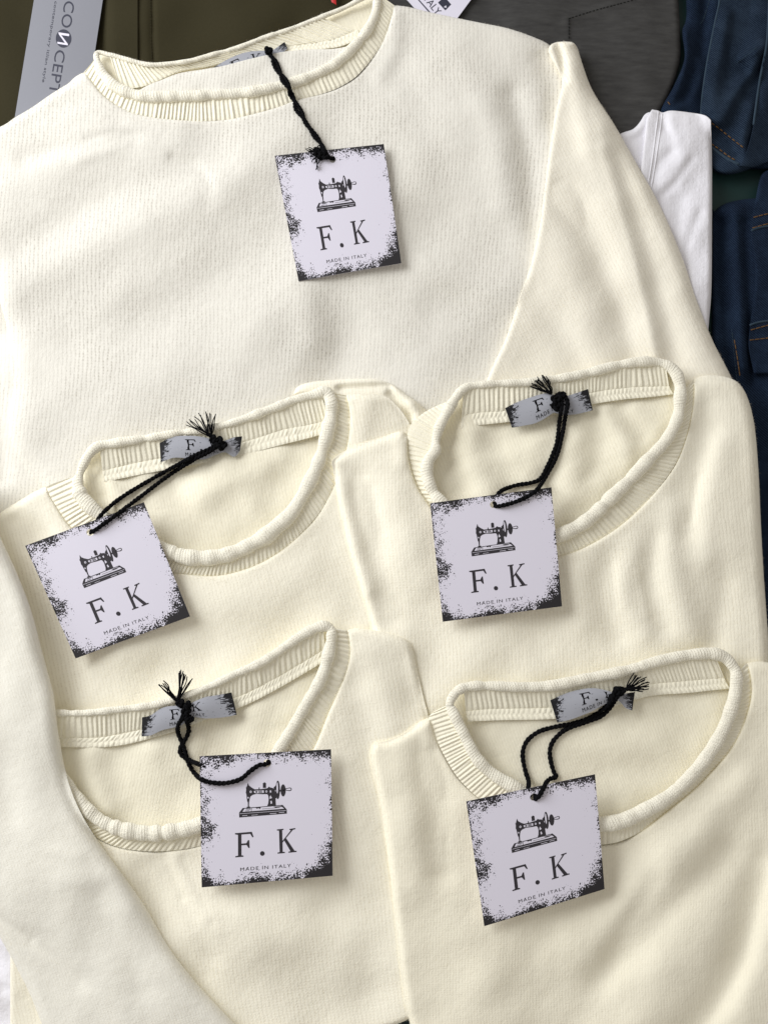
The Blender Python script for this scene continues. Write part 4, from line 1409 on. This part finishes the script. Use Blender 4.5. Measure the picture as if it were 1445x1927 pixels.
panel('body', s3, M_KNIT, [
    (seam3[4:], 7, 1.8, True),
    ([(1305, 713), (1318, 708), (1340, 706), (1371, 711), (1390, 722), (1404, 744), (1415, 780), (1422, 828), (1427, 898), (1430, 968), (1435, 1065), (1441, 1150), (1448, 1250), (1452, 1340)], 20, 7.5, True),
    ([(1452, 1340), (1440, 1560), (760, 1560), (742, 1330)], 8, 2, False),
    ([(742, 1330), (718, 1250), (701, 1183), (693, 1152), (677, 1100), (656, 1028), (637, 945), (627, 884), (626, 866), (652, 847), (689, 832), (722, 822), (748, 812), (758, 812), (766, 820)], 15, 6.0, True)],
    B3, [([(672, 900), (695, 990), (718, 1080), (738, 1160)], (18, 24), -2.4), ([(648, 910), (670, 1010), (695, 1110)], 12, 1.0), ([(740, 880), (760, 980), (790, 1090)], 26, 1.4),
         ([(752, 830), (756, 870)], 10, 0.8), ([(1330, 810), (1315, 860), (1296, 930), (1290, 1000)], (18, 22), -1.9), ([(1350, 840), (1335, 940), (1330, 1050)], 18, 1.3),
         ([(1380, 790), (1370, 900), (1375, 1020)], 22, 0.6), ([(1270, 960), (1262, 1050), (1290, 1150), (1310, 1200)], 18, 1.4), ([(1235, 1010), (1225, 1090), (1250, 1180)], 16, -1.4),
         ([(1190, 1030), (1180, 1120), (1210, 1190)], 18, 1.3), ([(1140, 1050), (1135, 1130), (1160, 1200)], 15, -1.1), ([(1090, 1080), (1095, 1170)], 18, 1.0),
         ([(1330, 760), (1310, 800)], 14, -0.9), ([(1000, 1180), (1020, 1220)], 24, -0.8), ([(760, 1130), (810, 1200), (850, 1260)], 24, -1.0), ([(1360, 1100), (1345, 1200)], 18, -1.2), ([(1312, 900), (1300, 980)], 6, -0.5), ([(1150, 1060), (1158, 1140)], 6, -0.4), ([(700, 920), (720, 1000)], 7, -0.4), ([(1200, 1080), (1215, 1160)], 6, 0.4)],
    (0.5, 140, 73), (-3, 6.8), skirt=16, grid=5, fluff=5000)
loft('front_neck_band', s3, M_RIB, seam3, roll3f[::-1][:-1], B3 - 1.8, B3 + 1.0, 'rib', 8.4, 0.72, 14, 0.2, seed=74)
rb3 = [(868, 784), (893, 777), (947, 773), (1000, 766), (1060, 752), (1116, 738), (1180, 729), (1225, 727), (1258, 726)]
loft('back_neck_band', s3, M_RIB, [(872, 735)] + back3[3:-3] + [(1252, 690)], rb3, B3 + 0.8, B3 - 3.4, 'rib', 8.6, 0.55, 14, 0.0, seed=75)
loft('linking_seam', s3, M_RIB, rb3, [(866, 806), (893, 801), (947, 795), (1000, 788), (1060, 775), (1118, 760), (1180, 751), (1225, 747), (1266, 742)], B3 - 3.4, B3 - 2.9, 'link', 8.6, 0.6, 12, seed=76)
neck_label(s3, [(950, 768, B3 - 1), (970, 758, B3 - 0.6), (997, 748, B3), (1026, 740, B3 + 0.6), (1040, 742, B3 + 0.6), (1050, 748, B3 + 0.3), (1070, 744, B3 - 0.4), (1106, 732, B3 - 1)],
           [(963, 805, B3 - 1.8), (985, 801, B3 - 1.4), (1008, 796, B3 - 0.8), (1030, 784, B3 - 0.2), (1042, 776, B3), (1054, 780, B3 - 0.5), (1080, 780, B3 - 1.4), (1115, 772, B3 - 1.8)], 1.5, (0.32, 0.76))
neck_ring(s3, back3, roll3f, B3, [12, 11, 10, 9, 8.5, 9, 10, 10.5, 11, 11, 11, 12, 13, 12], [11, 13, 13, 13, 13.5, 14, 15, 15, 15, 15, 15, 15, 14, 13, 13, 13, 12, 12, 11, 11, 11, 9], 80, 0.08)

# ------------------------------------------------------------------ sweater 4, bottom left
s4 = thing('sweater', 'cream knitted sweater at the bottom left, partly covered by a draped sleeve', 'sweater', 'cream sweaters with printed tags')
B4 = 32.0
back4 = [(60, 1345), (106, 1342), (157, 1342), (226, 1335), (268, 1330), (317, 1320), (387, 1295), (440, 1270), (497, 1244), (553, 1206), (582, 1188), (608, 1178), (622, 1184)]
roll4f = [(622, 1180), (624, 1196), (620, 1223), (606, 1273), (578, 1323), (551, 1370), (526, 1411), (498, 1460), (450, 1515), (376, 1552), (309, 1567), (254, 1566), (205, 1552), (172, 1530), (145, 1500), (110, 1450), (75, 1390), (60, 1350)]
panel('back_panel', s4, M_INSIDE, [(back4, 6, 1.0, True), (roll4f, 5, 0.5, True)], B4 - 5.0,
      [([(170, 1420), (180, 1480), (200, 1520)], 18, 1.5), ([(215, 1410), (225, 1480)], 16, -0.8), ([(420, 1370), (410, 1420)], 18, -1.2), ([(480, 1340), (470, 1400)], 20, 1.0),
       ([(290, 1420), (300, 1500)], 26, 0.8)], (0.4, 90, 82), (14, 5.4), skirt=11, grid=4)
seam4 = [(100, 1500), (140, 1548), (185, 1578), (215, 1592), (254, 1600), (309, 1602), (376, 1592), (450, 1566), (520, 1505), (560, 1455), (592, 1406), (617, 1345), (637, 1300), (653, 1259), (659, 1231), (657, 1204), (653, 1186)]
panel('body', s4, M_KNIT, [
    (seam4, 7, 1.8, True),
    ([(653, 1186), (668, 1182), (690, 1184), (731, 1192), (762, 1203), (776, 1220), (784, 1256), (797, 1312), (806, 1345), (815, 1390)], 13, 5.5, True),
    ([(815, 1390), (850, 1500), (850, 1880), (800, 1910), (766, 1919)], 8, 2, False),
    ([(766, 1919), (748, 1927), (700, 1945), (600, 2010), (560, 2200)], 8, 3, True),
    ([(560, 2200), (20, 2200), (20, 1500), (100, 1500)], 8, 2, False)],
    B4, [([(300, 1615), (350, 1700), (400, 1800)], 14, -0.9), ([(330, 1620), (390, 1720)], 14, 0.8), ([(270, 1640), (320, 1740), (380, 1830)], 22, -1.6),
         ([(690, 1230), (720, 1290), (735, 1360)], 22, 1.2), ([(665, 1290), (690, 1370), (690, 1450)], 20, -0.9), ([(640, 1700), (690, 1760), (700, 1850)], 44, -2.2),
         ([(440, 1740), (520, 1800)], 40, 1.5), ([(560, 1820), (620, 1900)], 40, -1.2), ([(660, 1480), (690, 1600)], 26, 0.8), ([(760, 1240), (780, 1320)], 14, -0.6), ([(310, 1612), (345, 1690)], 5, -0.5), ([(345, 1618), (400, 1735)], 6, -0.4)],
    (0.6, 160, 83), (-10, 7.4), skirt=18, grid=5, fluff=5000)
loft('front_neck_band', s4, M_RIB, seam4, roll4f[::-1][3:], B4 - 1.8, B4 + 0.9, 'rib', 9.6, 0.8, 14, 0.2, seed=84)
rb4 = [(106, 1390), (130, 1388), (180, 1388), (230, 1380), (275, 1370), (330, 1352), (390, 1330), (450, 1310), (500, 1286), (560, 1252), (612, 1220)]
loft('back_neck_band', s4, M_RIB, back4[1:-1], rb4, B4 + 0.7, B4 - 3.4, 'rib', 9.6, 0.62, 14, 0.0, seed=85)
loft('linking_seam', s4, M_RIB, rb4, [(95, 1408), (130, 1406), (180, 1407), (230, 1402), (275, 1392), (330, 1376), (390, 1354), (455, 1330), (505, 1306), (565, 1272), (608, 1246)], B4 - 3.4, B4 - 2.9, 'link', 9.0, 0.6, 12, seed=86)
neck_label(s4, [(268, 1350, B4 - 1), (284, 1346, B4 - 0.6), (306, 1332, B4), (330, 1328, B4 + 0.5), (346, 1330, B4 + 0.5), (358, 1324, B4 + 0.5), (386, 1312, B4 + 0.3), (410, 1308, B4 - 0.3), (436, 1303, B4 - 1)],
           [(267, 1386, B4 - 1.8), (284, 1384, B4 - 1.4), (306, 1374, B4 - 0.6), (336, 1367, B4), (350, 1360, B4), (364, 1350, B4 - 0.2), (390, 1352, B4 - 0.4), (420, 1350, B4 - 1.2), (446, 1345, B4 - 1.8)], 1.5, (0.31, 0.66))
neck_ring(s4, back4, roll4f, B4, [7, 7, 7, 7, 7, 7, 7, 8, 9, 10, 11, 11, 10], [10, 12, 12, 12, 12, 12, 13, 14, 14, 15, 15, 15, 14, 13, 12, 11, 10, 8], 90, 0.08)

# ------------------------------------------------------------------ sweater 5, bottom right
s5 = thing('sweater', 'cream knitted sweater at the bottom right, in shade towards its lower corner', 'sweater', 'cream sweaters with printed tags')
B5 = 36.0
back5 = [(846, 1326), (852, 1310), (866, 1297), (890, 1291), (930, 1291), (985, 1293), (1040, 1290), (1100, 1278), (1178, 1262), (1239, 1244), (1294, 1233), (1340, 1230), (1364, 1238), (1378, 1254)]
roll5f = [(1374, 1246), (1384, 1266), (1385, 1284), (1379, 1322), (1358, 1377), (1327, 1427), (1294, 1466), (1253, 1502), (1211, 1526), (1170, 1545), (1133, 1551), (1090, 1548), (1030, 1524), (971, 1484), (929, 1458), (897, 1427), (871, 1378), (852, 1340), (846, 1324)]
panel('back_panel', s5, M_INSIDE, [(back5, 6, 1.0, True), (roll5f, 5, 0.5, True)], B5 - 5.0,
      [([(905, 1380), (930, 1420)], 16, -1.0), ([(1180, 1360), (1250, 1350), (1330, 1360)], 18, -0.7), ([(1120, 1400), (1230, 1390)], 26, 0.8), ([(1150, 1460), (1230, 1440)], 26, -0.7)],
      (0.35, 90, 92), (-20, 5.0), skirt=11, grid=4)
seam5 = [(818, 1338), (806, 1350), (812, 1366), (821, 1392), (836, 1423), (857, 1458), (879, 1483), (905, 1506), (960, 1545), (1030, 1580), (1085, 1592), (1136, 1589), (1170, 1582), (1211, 1561), (1261, 1522), (1302, 1488), (1336, 1455), (1372, 1413), (1397, 1366), (1412, 1316), (1412, 1278), (1405, 1248)]
panel('body', s5, M_SMOOTH, [
    (seam5[1:], 7, 1.8, True),
    ([(1405, 1248), (1420, 1245), (1445, 1247), (1520, 1262), (1640, 1300)], 16, 6, True),
    ([(1640, 1300), (1700, 2200), (830, 2200)], 8, 2, False),
    ([(830, 2200), (790, 2020), (771, 1927), (759, 1868), (733, 1640), (722, 1560), (712, 1498), (702, 1455), (697, 1420), (704, 1399), (730, 1393), (763, 1378), (785, 1361), (806, 1350)], 16, 6.5, True)],
    B5, [([(800, 1420), (818, 1480), (825, 1560), (830, 1640)], (20, 24), -2.0), ([(770, 1420), (770, 1540), (785, 1660)], 26, 1.2), ([(798, 1360), (806, 1400)], 8, 0.8),
         ([(1440, 1620), (1412, 1740), (1372, 1850), (1310, 1940)], (20, 28), -3.0), ([(1470, 1650), (1440, 1780), (1400, 1900)], 28, 1.6),
         ([(1370, 1600), (1280, 1690), (1200, 1770), (1130, 1840)], 24, -2.0), ([(1330, 1580), (1230, 1660), (1180, 1700)], 24, 1.4), ([(1230, 1660), (1180, 1740), (1150, 1800)], 16, -1.2),
         ([(1400, 1470), (1330, 1540), (1260, 1600)], 22, 1.2), ([(1180, 1600), (1090, 1690), (1040, 1740)], 26, -1.4), ([(1000, 1770), (1020, 1850), (1080, 1920)], 40, -1.5),
         ([(860, 1720), (900, 1800), (920, 1900)], 40, 1.4), ([(1250, 1830), (1200, 1920)], 30, 1.5), ([(880, 1560), (890, 1700)], 24, -1.0)],
    (0.6, 150, 93), (-2, 5.6), skirt=20, grid=5, fluff=5000)
loft('front_neck_band', s5, M_RIB, seam5, roll5f[::-1][:-1], B5 - 1.8, B5 + 0.9, 'rib', 8.2, 0.62, 14, 0.2, seed=94)
rb5 = [(876, 1338), (920, 1334), (957, 1333), (1037, 1331), (1100, 1322), (1160, 1306), (1222, 1288), (1294, 1281), (1340, 1277), (1362, 1276)]
loft('back_neck_band', s5, M_RIB, [(872, 1296)] + back5[3:-3] + [(1344, 1232)], rb5, B5 + 0.8, B5 - 3.4, 'rib', 8.6, 0.5, 14, 0.0, seed=95)
loft('linking_seam', s5, M_RIB, rb5, [(880, 1358), (921, 1356), (957, 1355), (1040, 1353), (1100, 1344), (1160, 1328), (1222, 1310), (1294, 1304), (1340, 1299), (1372, 1296)], B5 - 3.4, B5 - 2.9, 'link', 8.6, 0.55, 12, seed=96)
neck_label(s5, [(1035, 1318, B5 - 1), (1054, 1309, B5 - 0.6), (1080, 1300, B5), (1113, 1295, B5 + 0.6), (1140, 1299, B5 + 0.5), (1160, 1306, B5 + 0.2), (1176, 1305, B5), (1194, 1302, B5 - 0.5)],
           [(1048, 1360, B5 - 1.8), (1066, 1356, B5 - 1.4), (1085, 1350, B5 - 0.8), (1114, 1338, B5), (1142, 1323, B5), (1162, 1318, B5), (1176, 1332, B5 - 0.8), (1189, 1337, B5 - 1.2)], 1.5, (0.34, 0.76))
neck_ring(s5, back5, roll5f, B5, [8, 9, 10, 10, 10, 10, 11, 11, 11, 11, 11, 12, 12, 11], [11, 12, 13, 13, 13, 13, 13, 13.5, 14, 14.5, 15, 15, 14, 13, 12, 12, 11, 11, 9], 100, 0.05)

# the sleeve draped over the lower left belongs to the middle left sweater
panel('draped_sleeve', s2, M_SLEEVE, [
    ([(-60, 880), (-20, 960), (0, 1008), (32, 1077), (60, 1151), (79, 1223), (99, 1295), (104, 1325), (110, 1375), (124, 1450), (143, 1508), (171, 1561), (204, 1608), (231, 1645), (273, 1705), (316, 1779), (368, 1847), (442, 1927), (520, 2010), (600, 2200)], 30, 8, True),
    ([(600, 2200), (200, 2200)], 8, 2, False),
    ([(200, 2200), (112, 1990), (80, 1927), (58, 1873), (32, 1821), (0, 1763), (-60, 1660), (-200, 1450), (-310, 1300)], 18, 8, True),
    ([(-310, 1300), (-310, 880), (-60, 880)], 8, 2, False)],
    41.0, [([(-40, 1700), (30, 1752), (85, 1778), (150, 1850)], 16, -0.9), ([(120, 1660), (190, 1652), (235, 1636)], 14, 0.35),
           ([(190, 1690), (230, 1780), (270, 1860)], 20, -0.8), ([(20, 1300), (60, 1420), (70, 1540)], 34, 0.9), ([(0, 1450), (20, 1600)], 34, -0.9), ([(230, 1720), (290, 1830)], 18, 0.6), ([(-10, 1722), (60, 1768)], 5, -0.5), ([(60, 1775), (100, 1800), (150, 1845)], 6, -0.4), ([(40, 1560), (90, 1600), (150, 1610)], 9, 0.3)],
    (0.7, 170, 99), (-20, 5.6), skirt=26, grid=5, fluff=5000)

# ------------------------------------------------------------------ hang tags with their black cords
def strings(root, strands, knots, tas, r=0.00138, hole=None):
    bag = Bag()
    if hole:
        cs, i, z = hole
        u, v = HOLE
        hx, hy = (sum(w * q[k] for w, q in zip(((1 - u) * (1 - v), u * (1 - v), u * v, (1 - u) * v), cs)) for k in (0, 1))
        strands[i][-1:] = [(hx + 5, hy - 4, z + 1.0), (hx + 2, hy - 2, z + 0.3), (hx, hy - 1, z - 2.2)]
    for i, s in enumerate(strands):
        twist_rope(bag, string_path(s), r, 0.0052, i * 1.3)
    o = bag.build('cord', M_THREAD, root)
    for k in knots:
        kb = Bag()
        knot(kb, *k)
        kb.build('knot', M_THREAD, o)
    for t in tas:
        tassel(o, *t)
    return o


R = 0.00125
c1 = [(517, 293), (722, 271), (755, 495), (562, 529)]
z1 = tag_heights(c1, [0.0, 0.8, 1.6, 0.0], 0.5)
t1 = hang_tag(c1, z1, 'square printed tag hanging on the top sweater, cord knot at its hole')
strings(t1, [[(503, 92), (508, 104), (520, 116), (527, 134), (531, 152), (545, 168), (554, 186), (556, 206), (571, 222), (582, 240), (590, 256), (604, 270), (612, 284), (620, 298), (624, 304, z1[0] + 0.2)],
             [(500, 94), (512, 106), (514, 118), (520, 132), (537, 148), (545, 164), (545, 178), (559, 196), (570, 214), (573, 230), (588, 246), (600, 262), (606, 280), (612, 292), (600, 296)]],
        [(505, 95, B1 + 3.5, 6.5, 3, R), (608, 292, z1[0] + 2.2, 9, 4, R), (598, 286, z1[0] + 2.0, 8, 5, R)],
        [((600, 288), [(578, 278), (582, 292), (590, 304), (597, 318), (600, 276), (584, 284)], 6, z1[0] + 1.5, 3, 0.9)], hole=(c1, 0, z1[0]))

c2 = [(48, 1027), (271, 945), (358, 1160), (143, 1239)]
z2 = tag_heights(c2, [2.2, 3.6, 1.0, 0.0], 0.4)
t2 = hang_tag(c2, z2, 'square printed tag turned clockwise-down over the middle left neckline, beside the draped sleeve')
strings(t2, [[(408, 834), (398, 843), (369, 856), (334, 875), (285, 902), (235, 932), (206, 954), (190, 970, z2[0] - 0.6), (182, 984, z2[0] - 1.8)],
             [(410, 838), (398, 848), (369, 863), (319, 894), (272, 929), (222, 967), (190, 990), (170, 1004, z2[0] + 0.6), (166, 1006, z2[0] - 0.6)]],
        [(411, 832, B2 + 4.0, 9, 7, R), (418, 838, B2 + 3.6, 8, 8, R), (402, 826, B2 + 3.6, 6, 9, R)],
        [((398, 822), [(350, 797), (356, 792), (367, 787), (377, 778), (387, 776), (397, 777), (408, 779)], 10, B2 + 3.0, 2, 0.9)], hole=(c2, 1, z2[0]))

c3 = [(809, 947), (1037, 917), (1057, 1141), (833, 1170)]
z3 = tag_heights(c3, [1.2, 2.4, 1.0, 0.0], 0.4)
t3 = hang_tag(c3, z3, 'square printed tag over the middle right neckline with cord looping up to the label')
strings(t3, [[(1046, 742), (1055, 749), (1056, 766), (1051, 802), (1047, 834), (1033, 870), (1017, 900), (1001, 908), (972, 913), (950, 920), (938, 928, z3[0] - 0.4), (930, 940, z3[0] - 1.6)],
             [(1050, 740), (1062, 745), (1068, 759), (1064, 780), (1058, 816), (1048, 856), (1033, 886), (1015, 915), (1001, 929), (976, 942), (947, 951), (930, 953, z3[0] + 0.8), (925, 954, z3[0] - 0.5)]],
        [(1046, 752, B3 + 4.0, 8.5, 12, R), (1046, 764, B3 + 3.6, 8, 13, R), (1056, 744, B3 + 3.8, 6.5, 14, R)],
        [((1036, 740), [(995, 729), (1002, 724), (1008, 718), (1014, 712), (1022, 708), (1029, 711)], 15, B3 + 2.6, 3, 0.9)], hole=(c3, 1, z3[0]))

c4 = [(376, 1423), (623, 1410), (626, 1648), (380, 1670)]
z4 = tag_heights(c4, [1.2, 1.6, 0.6, 0.0], 0.4)
t4 = hang_tag(c4, z4, 'square printed tag lying straight at the bottom left, cord curving across its top')
strings(t4, [[(348, 1348), (338, 1360), (335, 1376), (342, 1396), (350, 1417), (354, 1433), (366, 1455), (384, 1469), (411, 1474), (435, 1472), (455, 1465), (471, 1451), (489, 1439), (499, 1439), (503, 1442, z4[0] - 0.4)],
             [(350, 1348), (353, 1360), (356, 1376), (348, 1394), (340, 1407), (340, 1419), (350, 1427), (366, 1435), (378, 1439, z4[0] - 1.0), (392, 1444, z4[0] - 1.8)]],
        [(350, 1336, B4 + 4.0, 8, 17, R), (349, 1348, B4 + 3.8, 8, 18, R), (340, 1324, B4 + 3.6, 6.5, 19, R), (358, 1353, B4 + 3.4, 5.5, 20, R), (354, 1326, B4 + 3.4, 5, 21, R)],
        [((334, 1320), [(302, 1288), (309, 1284), (338, 1263), (346, 1265), (350, 1273), (360, 1280)], 22, B4 + 2.6, 3, 0.95)], hole=(c4, 0, z4[0]))

c5 = [(877, 1508), (1119, 1457), (1137, 1673), (911, 1743)]
z5 = tag_heights(c5, [1.0, 2.2, 0.4, 0.0], 0.4)
t5 = hang_tag(c5, z5, 'square printed tag in dimmer light on the bottom right sweater with a wide cord loop')
strings(t5, [[(1160, 1302), (1152, 1310), (1147, 1323), (1118, 1346), (1085, 1360), (1053, 1366), (1018, 1375), (995, 1390), (984, 1410), (984, 1431), (989, 1454), (994, 1468), (994, 1484, z5[0] - 0.4), (996, 1500, z5[0] - 1.6)],
             [(1164, 1304), (1158, 1316), (1143, 1337), (1126, 1350), (1093, 1362), (1064, 1373), (1043, 1391), (1034, 1412), (1037, 1437), (1043, 1456), (1048, 1462), (1033, 1466), (1024, 1479), (1016, 1495), (1006, 1506, z5[0] + 0.7), (1002, 1510, z5[0] - 0.5)]],
        [(1160, 1302, B5 + 4.0, 8, 24, R), (1168, 1300, B5 + 3.8, 7.5, 25, R), (1150, 1314, B5 + 3.6, 5.5, 26, R)],
        [((1176, 1298), [(1195, 1268), (1202, 1273), (1213, 1277), (1218, 1285), (1218, 1294), (1207, 1299)], 27, B5 + 2.8, 3, 0.95)], hole=(c5, 1, z5[0]))
